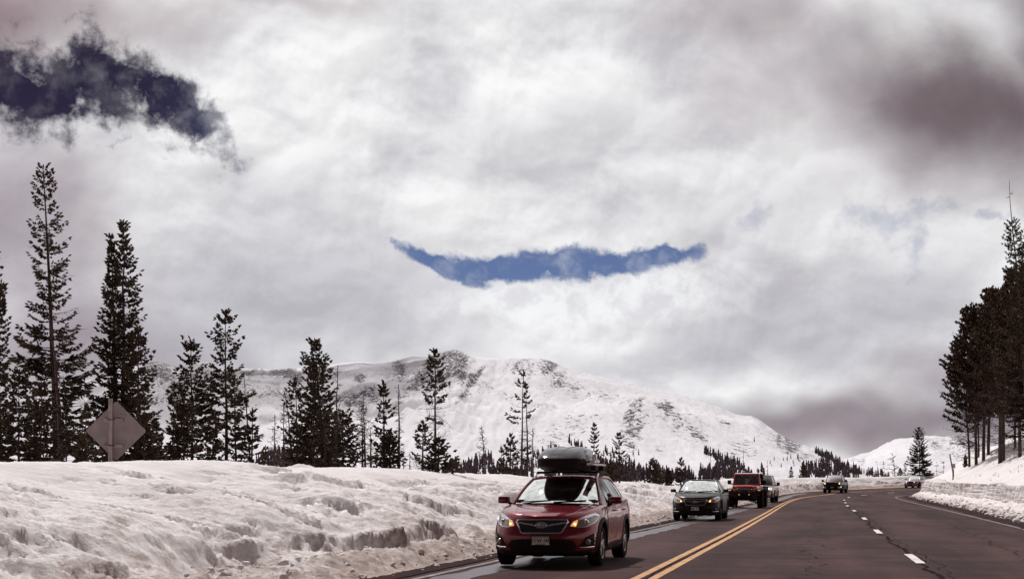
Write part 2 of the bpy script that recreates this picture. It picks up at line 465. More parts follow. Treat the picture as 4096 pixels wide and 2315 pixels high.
# dashes at the photographed places, then on round the bend
def dash(name, P, s0, s1, w, mat, lift, seed=0):
    d = np.concatenate([[0], np.cumsum(np.hypot(*(P[1:] - P[:-1]).T))])
    n = max(4, int((s1 - s0) / 0.12)); t = np.linspace(s0, s1, n)
    Q = np.stack([np.interp(t, d, P[:, 0]), np.interp(t, d, P[:, 1])], 1); N = normals(Q)
    e = fbm(t * 3, t * 0 + seed, 0, seed, 3) * 0.012
    o = sheet(name, Q + N * (w / 2 + e)[:, None], Q - N * (w / 2 - e)[:, None], 2, mat, lift)
dD = np.concatenate([[0], np.cumsum(np.hypot(*(DASHP[1:] - DASHP[:-1]).T))])
def sAt(y): return float(np.interp(y, DASHP[:, 1], dD))
marks = [-44, -29, -14, 0.5, 12.0, 26.3, 40.9, 55.8, 71.6, 86.7, 100, 113.5, 127, 139.5]
sl = [sAt(y) for y in marks]
while sl[-1] < dD[-1] - 30: sl.append(sl[-1] + 14.5)
for i, s_ in enumerate(sl):
    dash('lane_line', DASHP, s_ - 1.55, s_ + 1.75, 0.16, WHT, 0.006, i)

CRK = pbr('tar_crack', (0.014, 0.007, 0.008), 0.95, spec=0.03)
def crack(P, off, w, y0, y1, wander, seed, freq=0.35):
    N = normals(P); keep = (P[:, 1] > y0) & (P[:, 1] < y1)
    Q, N = P[keep], N[keep]
    # resample finely so that it wanders
    n = int((y1 - y0) * 6)
    Q2 = resample(Q, n); N2 = normals(Q2)
    c = fbm(Q2[:, 0] * freq * 2, Q2[:, 1] * freq * 2, seed, seed, 6, 0.62) * wander + off
    ww = w * (0.55 + 0.9 * np.abs(fbm(Q2[:, 0] * 2, Q2[:, 1] * 2, seed + 3, seed + 3, 3)))
    sheet('road_crack', Q2 + N2 * (c + ww)[:, None], Q2 + N2 * (c - ww)[:, None], 2, CRK, 0.003)
crack(DASHP, 0.02, 0.05, 6, 150, 0.28, 11)
crack(DASHP, -0.22, 0.012, 18, 90, 0.25, 12, 0.6)
crack(CENTP, 0.0, 0.028, 6, 120, 0.10, 13)
crack(EDGEP, -0.9, 0.03, 10, 130, 0.5, 14)
crack(EDGEP, 1.9, 0.012, 14, 90, 0.7, 15)
crack(CENTP, -2.4, 0.012, 14, 70, 0.9, 16, 0.5)

WET = None
def wet_material():
    m, g, b = mat_new('wet_asphalt')
    b.inputs['Base Color'].default_value = (0.11, 0.085, 0.088, 1)
    tc = g.n('ShaderNodeTexCoord').outputs['Object']
    n = g.noise(tc, 1.6, 6, 0.6)
    g.t.links.new(g.mix(g.ss(n, 0.4, 0.6), (0.028, 0.019, 0.021), (0.080, 0.060, 0.065)), b.inputs['Base Color'])
    g.t.links.new(g.m('MULTIPLY_ADD', n, 0.5, 0.12), b.inputs['Roughness'])
    b.inputs['Specular IOR Level'].default_value = 0.32; b.inputs['Specular Tint'].default_value = (.9, .72, .74, 1)
    return m
WET = wet_material()
ribbon('wet_shoulder', LEFTP, -1.10, 0.60, WET, 0.004, ragged=0.16, seed=21, y1=150)
GRIT = pbr('road_grit', (0.034, 0.018, 0.018), 0.95, spec=0.05, var=0.35, vscale=3, bump=0.6, bscale=25)
ribbon('wet_grit', LEFTP, -0.14, 0.45, GRIT, 0.014, ragged=0.06, seed=22)
ribbon('wet_grit', RIGHTP, 0.25, 1.0, GRIT, 0.012, ragged=0.3, seed=23)

# ---- snow
def snow_material(name, dirt=True, fine=1.0):
    m, g, b = mat_new(name)
    tc = g.n('ShaderNodeTexCoord').outputs['Object']
    n1 = g.noise(tc, 0.7, 5, 0.6)
    c = g.mix(g.ss(n1, 0.35, 0.65), (0.74, 0.69, 0.685), (0.84, 0.80, 0.79))
    if dirt:
        at = g.n('ShaderNodeAttribute'); at.attribute_name = 'dirt'
        n2 = g.noise(tc, 7.5, 7, 0.68)
        n3 = g.noise(tc, 2.0, 5, 0.62)
        nn = g.m('ADD', g.m('MULTIPLY', n2, 0.6), g.m('MULTIPLY', n3, 0.4))
        f = g.m('MULTIPLY', g.ss(g.m('ADD', nn, g.m('MULTIPLY', at.outputs['Fac'], 0.30)), 0.55, 0.78), 0.8)
        c = g.mix(f, c, (0.36, 0.25, 0.20))
        sp = g.ss(g.noise(tc, 34, 2, 0.5), 0.68, 0.74)
        c = g.mix(g.m('MULTIPLY', sp, g.m('MULTIPLY_ADD', at.outputs['Fac'], 0.5, 0.10)), c, (0.10, 0.06, 0.055))
    g.t.links.new(c, b.inputs['Base Color'])
    b.inputs['Roughness'].default_value = 0.62
    b.inputs['Specular IOR Level'].default_value = 0.25
    mp = g.n('ShaderNodeMapping'); mp.inputs['Rotation'].default_value = (0, 0, rad(-30)); mp.inputs['Scale'].default_value = (1, 2.6, 1.4)
    g.t.links.new(tc, mp.inputs[0])
    h = g.m('ADD', g.m('MULTIPLY', g.noise(mp.outputs[0], 3.2, 9, 0.76), 1.0), g.m('MULTIPLY', g.noise(tc, 13, 5, 0.7), 0.34))
    bp = g.n('ShaderNodeBump'); bp.inputs['Strength'].default_value = 0.6 * fine; bp.inputs['Distance'].default_value = 0.13
    g.t.links.new(h, bp.inputs['Height']); g.t.links.new(bp.outputs[0], b.inputs['Normal'])
    return m
SNOW = snow_material('roadside_snow')

def var_samples(y0, y1, fine, coarse, ynear):
    """distances along a path, dense near the camera"""
    out = [y0]
    while out[-1] < y1:
        y = out[-1]
        out.append(y + fine * max(1.0, y / ynear) if y > 8 else y + coarse)
    return np.array(out)

# LEFT BANK: crest height follows the photograph's skyline
crest_px = [(-900, 1845), (0, 1849), (350, 1851), (588, 1841), (640, 1846), (770, 1859), (888, 1853), (1012, 1867), (1202, 1871), (1350, 1868), (1403, 1868), (1500, 1873),
            (1679, 1890), (1880, 1897), (2125, 1911), (2300, 1917), (2440, 1924), (2533, 1929), (2587, 1943), (2650, 1941), (2720, 1938), (2863, 1918),
            (2922, 1917), (3116, 1912), (3150, 1910), (3293, 1909), (3414, 1909), (3566, 1905), (3694, 1896), (3754, 1894), (4000, 1885), (5000, 1870)]
cpx = np.array(crest_px, float)
def left_bank():
    yy = var_samples(-40, 221, 0.045, 1.0, 16.0)
    dl = np.concatenate([[0], np.cumsum(np.hypot(*(LEFTP[1:] - LEFTP[:-1]).T))])
    # stop before path bends past its highest y
    m = np.argmax(LEFTP[:, 1]); s = np.interp(yy[yy < 219.5], LEFTP[:m, 1], dl[:m])
    s = np.concatenate([s, np.arange(s[-1] + 1, dl[-1], 1.5)])
    P = np.stack([np.interp(s, dl, LEFTP[:, 0]), np.interp(s, dl, LEFTP[:, 1])], 1)
    Ps = LEFTP; Ns = normals(Ps)
    N = np.stack([np.interp(s, dl, Ns[:, 0]), np.interp(s, dl, Ns[:, 1])], 1); N /= np.linalg.norm(N, axis=1)[:, None]
    cw = np.interp(P[:, 1], [-40, 20, 55, 75, 90, 100, 120, 150, 220], [7.6, 7.6, 7.4, 6.2, 5.0, 4.2, 3.6, 3.2, 3.2])      # crest offset
    C = P + N * cw[:, None]
    cx = HX + C[:, 0] / np.maximum(C[:, 1], 5) * F
    cy = np.interp(cx, cpx[:, 0], cpx[:, 1])
    hc = CH + (HY - cy) / F * np.maximum(C[:, 1], 5)
    hc = np.where(C[:, 1] < 18, 1.75, hc)
    # u sampling in crest widths
    u = np.concatenate([np.linspace(-0.15, 0, 4)[:-1], np.linspace(0, 0.52, 95)[:-1], np.linspace(0.52, 1.06, 62)[:-1], np.linspace(1.06, 6, 34)])
    U = u[None, :] + 0 * s[:, None]
    uu = U * cw[:, None]                                  # metres from the foot
    X = P[:, 0][:, None] + N[:, 0][:, None] * uu; Y = P[:, 1][:, None] + N[:, 1][:, None] * uu
    base = rz(P[:, 1])[:, None] + 0 * U
    H = hc[:, None] - base                                # crest height above the road
    k = H / 1.8
    # where the plough cut steps: meandering scarps
    S_ = s[:, None] + 0 * U
    wob = fbm(S_ * 0.22, S_ * 0 + 2.0, 0, 5, 5, 0.6)
    far = sstep(P[:, 1], 60, 110)[:, None]
    # lateral wobble of the sample position (gives overhang-free but ragged edges)
    rag = fbm(X * 1.1, Y * 1.1, 0, 8, 5, 0.58) * 0.55 + fbm(X * 3.6, Y * 3.6, 0, 81, 4, 0.6) * 0.16
    u1 = 1.50 + wob * 1.3 - far * 0.5 + rag
    soft = np.clip(fbm(S_ * 0.33, S_ * 0, 14, 66, 3) * 2.2 + 0.35, 0, 1)                # some stretches slump into a soft slope
    st1 = (soft * sstep(uu, u1, u1 + 0.20) + (1 - soft) * sstep(uu, u1 - 0.3, u1 + 1.4)) * (0.24 + 0.24 * np.clip(fbm(S_ * 0.4, S_ * 0, 4, 6, 2) + 0.4, 0, 1.2))
    u2 = 3.3 + fbm(S_ * 0.16, S_ * 0 + 5, 0, 15, 4, 0.6) * 2.2 + rag * 1.3
    g2 = np.clip(fbm(S_ * 0.20, uu * 0.2, 4, 16, 2) * 3.0 + 0.25, 0, 1)
    st2 = sstep(uu, u2, u2 + 0.14) * 0.20 * g2
    u3 = 4.6 + fbm(S_ * 0.13, S_ * 0 + 15, 0, 25, 4, 0.6) * 2.4 + rag * 1.3
    g3 = np.clip(fbm(S_ * 0.25, uu * 0.2, 14, 26, 2) * 3.0 - 0.1, 0, 1)
    st3 = sstep(uu, u3, u3 + 0.12) * 0.14 * g3
    # alcoves scooped from the cut face
    alc = np.clip(fbm(X * 0.55, Y * 0.55, 0, 33, 3), 0, 1) * np.exp(-((uu - 1.3) / 0.9) ** 2) * 0.55
    debris = 0.30 * sstep(uu, -0.02, 0.75) - 0.05 * sstep(uu, 0.9, 1.5)
    rest = 1.8 - 0.25 - 0.42
    q = np.clip((U - 0.14) / 0.86, 0, 1)
    dome = rest * (1 - (1 - q) ** 1.55)
    z = base + k * (debris + st1 + dome + st2 - 0.12 * (u3 < 99) * 0 + st3 - 0.22 * (g2 * 0.7 + g3 * 0.4) * sstep(U, 0.3, 0.7) - alc)
    # close onto the crest height exactly
    top = sstep(U, 0.62, 0.97)
    z = z * (1 - top) + (base + H * (0.97 + 0.03 * q)) * top * 1.0 + 0 * z
    beyond = np.clip(uu - cw[:, None], 0, None)
    z = z - np.where(U > 1, 0.012 * beyond ** 2 + 0.05 * beyond, 0)
    z = np.where(U > 1, np.maximum(z, base - 3.6 + fbm(X * 0.1, Y * 0.1, 0, 3, 3) * 0.3), z)
    lump = fbm(X * 5.5, Y * 5.5, 0, 40, 4, 0.6) * 0.5 + np.abs(fbm(X * 2.6, Y * 2.6, 0, 41, 4, 0.55)) * 0.9
    z = z + lump * 0.15 * np.exp(-((uu - 0.55) / 0.75) ** 2) * sstep(uu, -0.1, 0.25)
    a_ = rad(-30); xr = X * math.cos(a_) - Y * math.sin(a_); yr = X * math.sin(a_) + Y * math.cos(a_)
    rip = fbm(xr * 2.6, yr * 6.5, 0, 43, 5, 0.68)
    z = z + (np.abs(fbm(xr * 5.0, yr * 9.0, 0, 49, 4, 0.62)) - .25) * -0.060 * sstep(uu, 0.2, 1.0) * (U < 1.3) * (1 - 0.6 * sstep(U, 0.45, 0.8))
    z = z + rip * 0.050 * sstep(uu, 0.8, 1.6) * (1 - 0.65 * sstep(U, 0.45, 0.9)) * (1 + 0.5 * (U > 1.05))
    hol = fbm(xr * 0.75, yr * 1.3, 0, 45, 5, 0.62)
    z = z - (sstep(hol, 0.16, 0.22) * 0.10 + np.clip(hol - 0.2, 0, 1) * 0.30) * sstep(uu, 1.5, 2.3) * (1 - sstep(U, 0.55, 0.8))
    z = z + np.clip(fbm(X * 0.9, Y * 0.9, 5, 47, 3) - 0.38, 0, 1) * 0.30 * sstep(U, 0.9, 1.0) * (U < 1.6)
    # vertical-ish flutes on the cut
    z = np.where(uu < 0, base - 0.25, z)
    V = np.stack([X, Y, z], 2)
    dirt = np.exp(-np.clip(uu, 0, None) / 1.1) * 1.0 + 0.18 * (1 - sstep(U, 0.3, 0.8))
    me = np_mesh('snow_bank', V.reshape(-1, 3), grid_faces(len(s), len(u), flip=False), True)
    at = me.attributes.new('dirt', 'FLOAT', 'POINT'); at.data.foreach_set('value', dirt.astype(np.float32).ravel())
    return tag(link('snow_bank', me, SNOW), kind='structure')
lbank = left_bank()

# RIGHT BANK: debris, a plough-cut wall, then the hillside
def right_bank():
    dl = np.concatenate([[0], np.cumsum(np.hypot(*(RIGHTP[1:] - RIGHTP[:-1]).T))])
    m = np.argmax(RIGHTP[:, 1]); yy = var_samples(-40, RIGHTP[m, 1] - 0.2, 0.085, 1.0, 30.0)
    s = np.interp(yy, RIGHTP[:m, 1], dl[:m])
    Ns = normals(RIGHTP)
    P = np.stack([np.interp(s, dl, RIGHTP[:, 0]), np.interp(s, dl, RIGHTP[:, 1])], 1)
    N = -np.stack([np.interp(s, dl, Ns[:, 0]), np.interp(s, dl, Ns[:, 1])], 1); N /= np.linalg.norm(N, axis=1)[:, None]
    # hillside runs in a steadier direction so that offsets never cross
    fade = 0.0
    # profile: (u, z) pairs
    prof = [(-0.3, -0.3), (-0.02, -0.02)]
    for i in range(26): t = i / 25; prof.append((0.02 + 1.75 * t, 0.40 * t ** 0.8))
    for i in range(1, 34): t = i / 33; prof.append((1.78 + 0.14 * t, 0.40 + 0.93 * t))
    for i in range(1, 12): t = i / 11; prof.append((1.92 + 0.9 * t, 1.33 + 0.26 * t))
    for i in range(1, 60): t = i / 59; d = 0.15 + 40 * t ** 1.7; prof.append((2.82 + d, None))
    prof = [(u, z if z is not None else None) for u, z in prof]
    u = np.array([p[0] for p in prof])
    def hill(d): return 1.59 + 0.44 * np.minimum(d, 16) * 1.16 + 0.30 * np.clip(d - 16, 0, 60)
    zz = np.array([p[1] if p[1] is not None else hill(p[0] - 2.82) for p in prof])
    U = u[None, :] + 0 * s[:, None]; Z = zz[None, :] + 0 * s[:, None]; S_ = s[:, None] + 0 * U
    # lip height varies
    lipv = 1 + 0.08 * fbm(S_ * 0.12, S_ * 0, 0, 71, 3)
    nar = 1 - 0.50 * sstep(P[:, 1], 95, 132)[:, None]                           # the debris apron thins out towards the bend
    U = np.where(U < 1.78, U * nar, U - 1.78 * (1 - nar))
    Z = np.where(U < 2.9, Z * lipv, Z + (1.59 * (lipv - 1)))
    lowend = 1 - 0.30 * sstep(s, dl[m] - 62, dl[m] - 20)[:, None]                # the bank is lower where it turns away
    wall = (sstep(Z, 0.42, 0.5) * (U < 2.0))
    flute = fbm(S_ * 3.2, Z * 0.9, 0, 72, 4, 0.6) * 0.20 + fbm(S_ * 0.5, Z * 0.5, 0, 73, 3) * 0.28
    band = fbm(S_ * 0.15, Z * 9, 0, 74, 3) * 0.05
    Uo = U + (flute + band) * wall + fbm(S_ * 1.7, S_ * 0, 0, 75, 4) * 0.13 * (sstep(Z, 1.25, 1.34) * (U < 2.6))
    X = P[:, 0][:, None] + N[:, 0][:, None] * Uo; Y = P[:, 1][:, None] + N[:, 1][:, None] * Uo
    base = rz(P[:, 1])[:, None]
    z = base + np.where(U < 2.9, Z, Z)
    hz = sstep(U, 2.6, 5.0)
    z = z + fbm(X * 0.14, Y * 0.14, 0, 76, 4, 0.5) * 0.75 * hz + fbm(X * 0.9, Y * 1.4, 0, 77, 5, 0.55) * 0.06 * sstep(U, 2.0, 3.0)
    lump = fbm(X * 4.2, Y * 4.2, 0, 78, 4, 0.62) * 0.6 + np.abs(fbm(X * 2.1, Y * 2.1, 0, 79, 4, 0.55)) * 0.9
    z = z + lump * 0.20 * sstep(U, 0.0, 0.35) * (1 - sstep(U, 1.6, 1.85))
    V = np.stack([X, Y, z], 2)
    dirt = 1.1 * np.exp(-np.clip(U, 0, None) / 0.6) + 0.50 * wall * (0.5 + 0.6 * fbm(S_ * 0.1, Z * 6, 0, 80, 3)) + 0.02
    me = np_mesh('snow_hillside', V.reshape(-1, 3), grid_faces(len(s), len(u), flip=True), True)
    at = me.attributes.new('dirt', 'FLOAT', 'POINT'); at.data.foreach_set('value', dirt.astype(np.float32).ravel())
    return tag(link('snow_hillside', me, SNOW), kind='structure')
rbank = right_bank()

# ---- snow lumps fallen from the banks
def clods():
    rng = np.random.default_rng(5)
    ico = bmesh.new(); bmesh.ops.create_icosphere(ico, subdivisions=1, radius=1.0)
    B = np.array([v.co[:] for v in ico.verts]); Fi = np.array([[v.index for v in f.verts] for f in ico.faces]); ico.free()
    Vs = []; Fs = []; o = 0
    def scatter(P, sgn, n, y0, y1, umax, r0, r1, zf):
        nonlocal o
        N = normals(P) * sgn
        idx = np.where((P[:, 1] > y0) & (P[:, 1] < y1))[0]
        for _ in range(n):
            i = idx[int(len(idx) * rng.random() ** 1.6)]
            uo = umax * rng.beta(1.2, 2.2) - 0.12
            r = r0 + (r1 - r0) * rng.random() ** 3
            c = np.array([P[i, 0] + N[i, 0] * uo + rng.normal() * 0.15, P[i, 1] + N[i, 1] * uo + rng.normal() * 0.15, 0])
            c[2] = float(rz(c[1])) + zf(max(uo, 0)) + r * 0.25
            d = 1 + 0.30 * rng.normal(size=(len(B), 1))
            sc = np.array([1, rng.uniform(.6, 1.2), rng.uniform(.5, .9)])
            a = rng.random() * 6.28; R = np.array([[math.cos(a), -math.sin(a), 0], [math.sin(a), math.cos(a), 0], [0, 0, 1]])
            Vs.append((B * d * sc * r) @ R.T + c); Fs.append(Fi + o); o += len(B)
    scatter(LEFTP, 1, 1900, 8, 130, 1.7, 0.010, 0.065, lambda u: 0.30 * min(1, u / 0.75))
    scatter(RIGHTP, -1, 2200, 25, 140, 1.9, 0.02, 0.15, lambda u: 0.40 * (u / 1.75) ** 0.8)
    me = np_mesh('snow_clods', np.concatenate(Vs), np.concatenate(Fs), False)
    at = me.attributes.new('dirt', 'FLOAT', 'POINT'); at.data.foreach_set('value', np.full(o, 0.25, np.float32))
    tag(link('snow_clods', me, SNOW), 'broken lumps of dirty snow scattered along the foot of the banks', 'snow lumps', kind='stuff')
clods()

# ---- mountains
def mountain_material():
    m, g, b = mat_new('mountain_snow')
    tc = g.n('ShaderNodeTexCoord').outputs['Object']
    n1 = g.noise(tc, 0.004, 6, 0.6)
    c = g.mix(g.ss(n1, 0.35, 0.65), (0.72, 0.71, 0.75), (0.84, 0.83, 0.86))
    at = g.n('ShaderNodeAttribute'); at.attribute_name = 'rock'
    mp = g.n('ShaderNodeMapping'); mp.inputs['Scale'].default_value = (1.0, 0.30, 0.40); mp.inputs['Rotation'].default_value = (0, rad(-28), rad(10))
    g.t.links.new(tc, mp.inputs[0])
    n2 = g.noise(mp.outputs[0], 0.22, 9, 0.80, 0.3)
    n3 = g.noise(tc, 0.011, 6, 0.65)
    nn = g.m('ADD', g.m('MULTIPLY', n2, 0.9), g.m('MULTIPLY', n3, 0.1))
    v = g.m('ADD', nn, g.m('MULTIPLY', at.outputs['Fac'], 0.32))
    f = g.ss(v, 0.640, 0.670)
    c = g.mix(f, c, g.mix(g.ss(n2, 0.4, 0.65), (0.050, 0.032, 0.038), (0.14, 0.095, 0.10)))
    g.t.links.new(c, b.inputs['Base Color'])
    b.inputs['Roughness'].default_value = 0.8; b.inputs['Specular IOR Level'].default_value = 0.1
    bp = g.n('ShaderNodeBump'); bp.inputs['Strength'].default_value = 0.9; bp.inputs['Distance'].default_value = 14.0
    h = g.m('ADD', g.noise(mp.outputs[0], 0.010, 10, 0.72), g.m('MULTIPLY', f, -0.25))
    g.t.links.new(h, bp.inputs['Height']); g.t.links.new(bp.outputs[0], b.inputs['Normal'])
    return m
MTN = mountain_material()
def S2(pts): return np.array([(x * 1.59, y * 1.59) for x, y in pts])
ridge = S2([(-400, 990), (0, 985), (140, 975), (230, 955), (290, 935), (350, 918), (380, 914), (400, 913), (425, 920), (450, 925), (485, 917), (520, 912), (545, 925), (560, 933), (600, 928), (640, 929), (700, 931), (730, 928), (750, 930),
            (800, 926), (850, 917), (880, 914), (900, 912), (960, 915), (1010, 905), (1040, 898), (1060, 899), (1075, 901), (1090, 893), (1105, 887), (1125, 882), (1140, 880), (1155, 882),
            (1165, 886), (1185, 893), (1200, 898), (1225, 901), (1250, 902), (1290, 900), (1330, 902), (1360, 903), (1378, 906), (1400, 915), (1425, 925), (1450, 934), (1475, 940), (1500, 945), (1550, 957),
            (1600, 968), (1640, 977), (1680, 985), (1720, 995), (1760, 1008), (1800, 1020), (1825, 1031), (1850, 1040), (1875, 1044), (1895, 1047), (1910, 1054), (1925, 1065), (1960, 1090), (2000, 1112), (2050, 1137),
            (2100, 1160), (2150, 1180), (2200, 1195), (2300, 1212), (2500, 1225), (3000, 1230)])
ridgeD = [(-700, 3000), (550, 3100), (1300, 3000), (1600, 2750), (1835, 2450), (2200, 2300), (2700, 2100), (3020, 1900), (3300, 1500), (3500, 1200), (4800, 1000)]
should = [(1700, 1900, 1300), (2050, 1760, 1350), (2250, 1640, 1450), (2330, 1595, 1520), (2401, 1573, 1560), (2480, 1576, 1560), (2560, 1585, 1540), (2650, 1612, 1500), (2760, 1645, 1450), (2900, 1690, 1400), (3100, 1752, 1300), (3200, 1790, 1220), (3350, 1845, 1120), (3500, 1895, 1000)]
rocks = [  # x, y, rx, ry, strength, rotation
    (1815, 1440, 48, 54, 1.0, 15), (1835, 1470, 36, 40, 0.9, 20), (1760, 1500, 30, 70, 0.55, 30), (1850, 1500, 60, 50, 0.42, 0), (1880, 1540, 50, 60, 0.35, 30), (1690, 1500, 26, 70, 0.95, -38), (1735, 1520, 14, 60, 0.8, -35), (1900, 1510, 12, 60, 0.75, -38), (1870, 1560, 12, 60, 0.65, -38), (1600, 1590, 18, 50, 0.6, -38), (1640, 1545, 20, 30, 0.6, 30),
    (1475, 1575, 38, 30, 0.85, -15), (1440, 1512, 22, 16, 0.9, 0), (1415, 1600, 60, 40, 0.55, 0), (1560, 1500, 60, 50, 0.25, 0), (1600, 1480, 30, 60, 0.5, 20),
    (2195, 1450, 34, 60, 0.66, -15), (2090, 1470, 90, 45, 0.38, 0), (2235, 1520, 36, 40, 0.5, -10), (2300, 1550, 60, 40, 0.36, -30), (2140, 1590, 60, 50, 0.22, 0),
    (2540, 1660, 40, 70, 0.62, -15), (2520, 1750, 30, 70, 0.5, 5), (2550, 1720, 36, 40, 0.4, 0), (2660, 1625, 30, 20, 0.9, 0), (2720, 1690, 90, 40, 0.42, -38), (2790, 1735, 50, 30, 0.5, -30),
    (2300, 1690, 110, 60, 0.28, 20), (2210, 1750, 90, 50, 0.3, 20), (2900, 1690, 30, 12, 0.5, -20), (2950, 1800, 90, 50, 0.28, 0), (3050, 1640, 60, 14, 0.5, -45), (3160, 1780, 60, 40, 0.6, -35), (3020, 1660, 60, 16, 0.4, -40),
    (3200, 1815, 60, 30, 0.4, -20), (2630, 1800, 40, 30, 0.3, 0), (2420, 1840, 90, 30, 0.25, 0), (3090, 1755, 60, 40, 0.22, 0),
    (640, 1490, 80, 40, 0.62, -25), (700, 1560, 60, 50, 0.6, -60), (620, 1600, 50, 30, 0.45, -20), (850, 1500, 120, 40, 0.42, 0), (1010, 1495, 60, 26, 0.5, 0), (1140, 1490, 60, 26, 0.7, 0), (1190, 1510, 20, 24, 0.8, 0),
    (980, 1560, 140, 46, 0.40, -10), (1100, 1570, 90, 50, 0.35, 0), (780, 1520, 60, 60, 0.45, 0), (330, 1600, 200, 30, 0.2, 0), (1350, 1490, 80, 20, 0.3, 0)]
def terrain_range(name, ridge, ridgeD, x0, x1, Df, p, should=None, rocks=(), nx=760, nt=230, seed=100, foot=1985):
    xs = np.linspace(x0, x1, nx); t = np.linspace(0, 1.25, nt)
    ry = np.interp(xs, ridge[:, 0], ridge[:, 1]); rD = np.interp(xs, *np.array(ridgeD).T)
    # smooth the distance
    k = np.ones(31) / 31; rD = np.convolve(np.pad(rD, 15, mode='edge'), k, 'valid')
    D = Df * (rD[:, None] / Df) ** t[None, :]
    zr = CH + (HY - ry) / F * rD
    zf = -3.0
    q = np.clip((D - Df) / (rD[:, None] - Df), 0, None)
    Z = zf + (zr[:, None] - zf) * np.where(q <= 1, np.power(np.clip(q, 0, 1), p), 1 - 0.9 * (q - 1))
    if should:
        sh = np.array(should, float); sD = np.interp(xs, sh[:, 0], sh[:, 2]); sy = np.interp(xs, sh[:, 0], sh[:, 1])
        inr = (sstep(xs, sh[0, 0], sh[0, 0] + 300) * (1 - sstep(xs, sh[-1, 0] - 150, sh[-1, 0])))
        zs = CH + (HY - sy) / F * sD
        q2 = (D - Df) / (sD[:, None] - Df)
        Zs = zf + (zs[:, None] - zf) * np.where(q2 <= 1, np.power(np.clip(q2, 0, 1), 1.35), 1 - 0.25 * (q2 - 1) - 0.5 * np.clip(q2 - 1, 0, 9) ** 2)
        Zs = Z + (Zs - Z) * inr[:, None]
        kk = 4.0
        Z = np.where(q <= 1.02, kk * np.logaddexp(Z / kk, Zs / kk) - kk * 0.0, Z)
        Z = np.where(q > 0.97, np.minimum(Z, zf + (zr[:, None] - zf) * np.where(q <= 1, np.power(np.clip(q, 0, 1), p), 1 - 0.9 * (q - 1)) + 2), Z)
    X = (xs[:, None] - HX) / F * D; Y = D
    env = np.clip((Z - zf) / 60, 0, 1) * (1 - 0.93 * np.exp(-((q - 1) / 0.10) ** 2))
    py0 = HY - (Z - CH) / D * F; px0 = xs[:, None] + 0 * D
    wr = fbm(px0 * 0.004, py0 * 0.006, 0, seed + 2, 4) * 0.8
    gl = fbm(px0 * 0.013 + py0 * 0.011 + wr, py0 * 0.0035, 0, seed, 6, 0.6, ridged=True)          # chutes falling to the left
    gr_ = fbm(px0 * 0.006 - py0 * 0.016 + wr, px0 * 0.0022, 0, seed + 1, 6, 0.6, ridged=True)      # drifts falling to the right
    rt = sstep(px0, 1950, 2350)
    gull = gl * (1 - rt) * 1.5 + gr_ * rt * 0.9
    Z = Z + env * (gull * 5.0 + (fbm(X * 0.0035, Y * 0.0022, 0, seed + 50, 4, 0.45) * 16 + fbm(X * 0.0036 + Y * 0.001, Y * 0.0014, 0, seed + 60, 5, 0.5, ridged=True) * 20) * (1 - 0.45 * rt))
    Z = Z + 1.2 * fbm(xs[:, None] * 0.05 + 0 * X, D * 0.01, 0, seed + 80, 4) * np.clip(q, 0, 1)
    V = np.stack([X, Y, Z], 2).reshape(-1, 3)
    me = np_mesh(name, V, grid_faces(nx, nt, flip=True), True)
    py = HY - (Z - CH) / D * F; pxx = xs[:, None] + 0 * D
    rk = np.zeros_like(Z)
    for (x, y, rx, ry_, st, rot) in rocks:
        c, s_ = math.cos(rad(rot)), math.sin(rad(rot))
        dx = pxx - x; dy = py - y
        a = (dx * c - dy * s_) / rx; b = (dx * s_ + dy * c) / ry_
        rk = np.maximum(rk, 1.1 * st * np.exp(-0.7 * (a * a + b * b)))
    spr = fbm(pxx / 90 - py / 60, py / 120, 0, seed + 5, 4, 0.6)
    rk = np.maximum(rk, 0.30 * sstep(spr, 0.05, 0.5) * sstep(q, 0.25, 0.6))
    rk = rk * (1.12 + 1.0 * fbm(pxx / 26 + py / 40, py / 16, 0, seed + 6, 5, 0.65))
    rk = np.minimum(rk * 0.80, 0.50)
    rk = np.where(q > 1.05, 0, rk)
    me.attributes.new('rock', 'FLOAT', 'POINT').data.foreach_set('value', rk.astype(np.float32).ravel())
    return tag(link(name, me, MTN), kind='structure')
mtn = terrain_range('mountain', ridge, ridgeD, -900, 4700, 420, 1.45, should, rocks)
ridge2 = S2([(1900, 1240), (2000, 1210), (2060, 1185), (2100, 1166), (2140, 1154), (2180, 1144), (2215, 1127), (2250, 1114), (2275, 1106), (2300, 1100), (2325, 1096), (2350, 1095), (2370, 1097), (2380, 1097), (2400, 1095), (2430, 1094),
             (2450, 1100), (2480, 1118), (2520, 1130), (2576, 1120), (2800, 1090)])
mtn2 = terrain_range('mountain', ridge2, [(2500, 2600), (4600, 2600)], 2900, 4900, 1250, 1.15, None,
                     [(3850, 1760, 60, 20, 0.9, -30), (3740, 1775, 60, 26, 0.35, -20), (3800, 1800, 60, 40, 0.3, 0), (3440, 1845, 40, 20, 0.3, 0), (3550, 1760, 60, 14, 0.3, 20)], nx=260, nt=140, seed=300)

# flat ground reaching the horizon under everything
def ground():
    xs = np.linspace(-4400, 4400, 60); ys = np.linspace(-390, 4700, 60)
    X, Y = np.meshgrid(xs, ys); V = np.stack([X, Y, 0 * X - 6.0], 2).reshape(-1, 3)
    tag(link('ground', np_mesh('ground', V, grid_faces(60, 60), True), MTN), kind='structure')
ground()

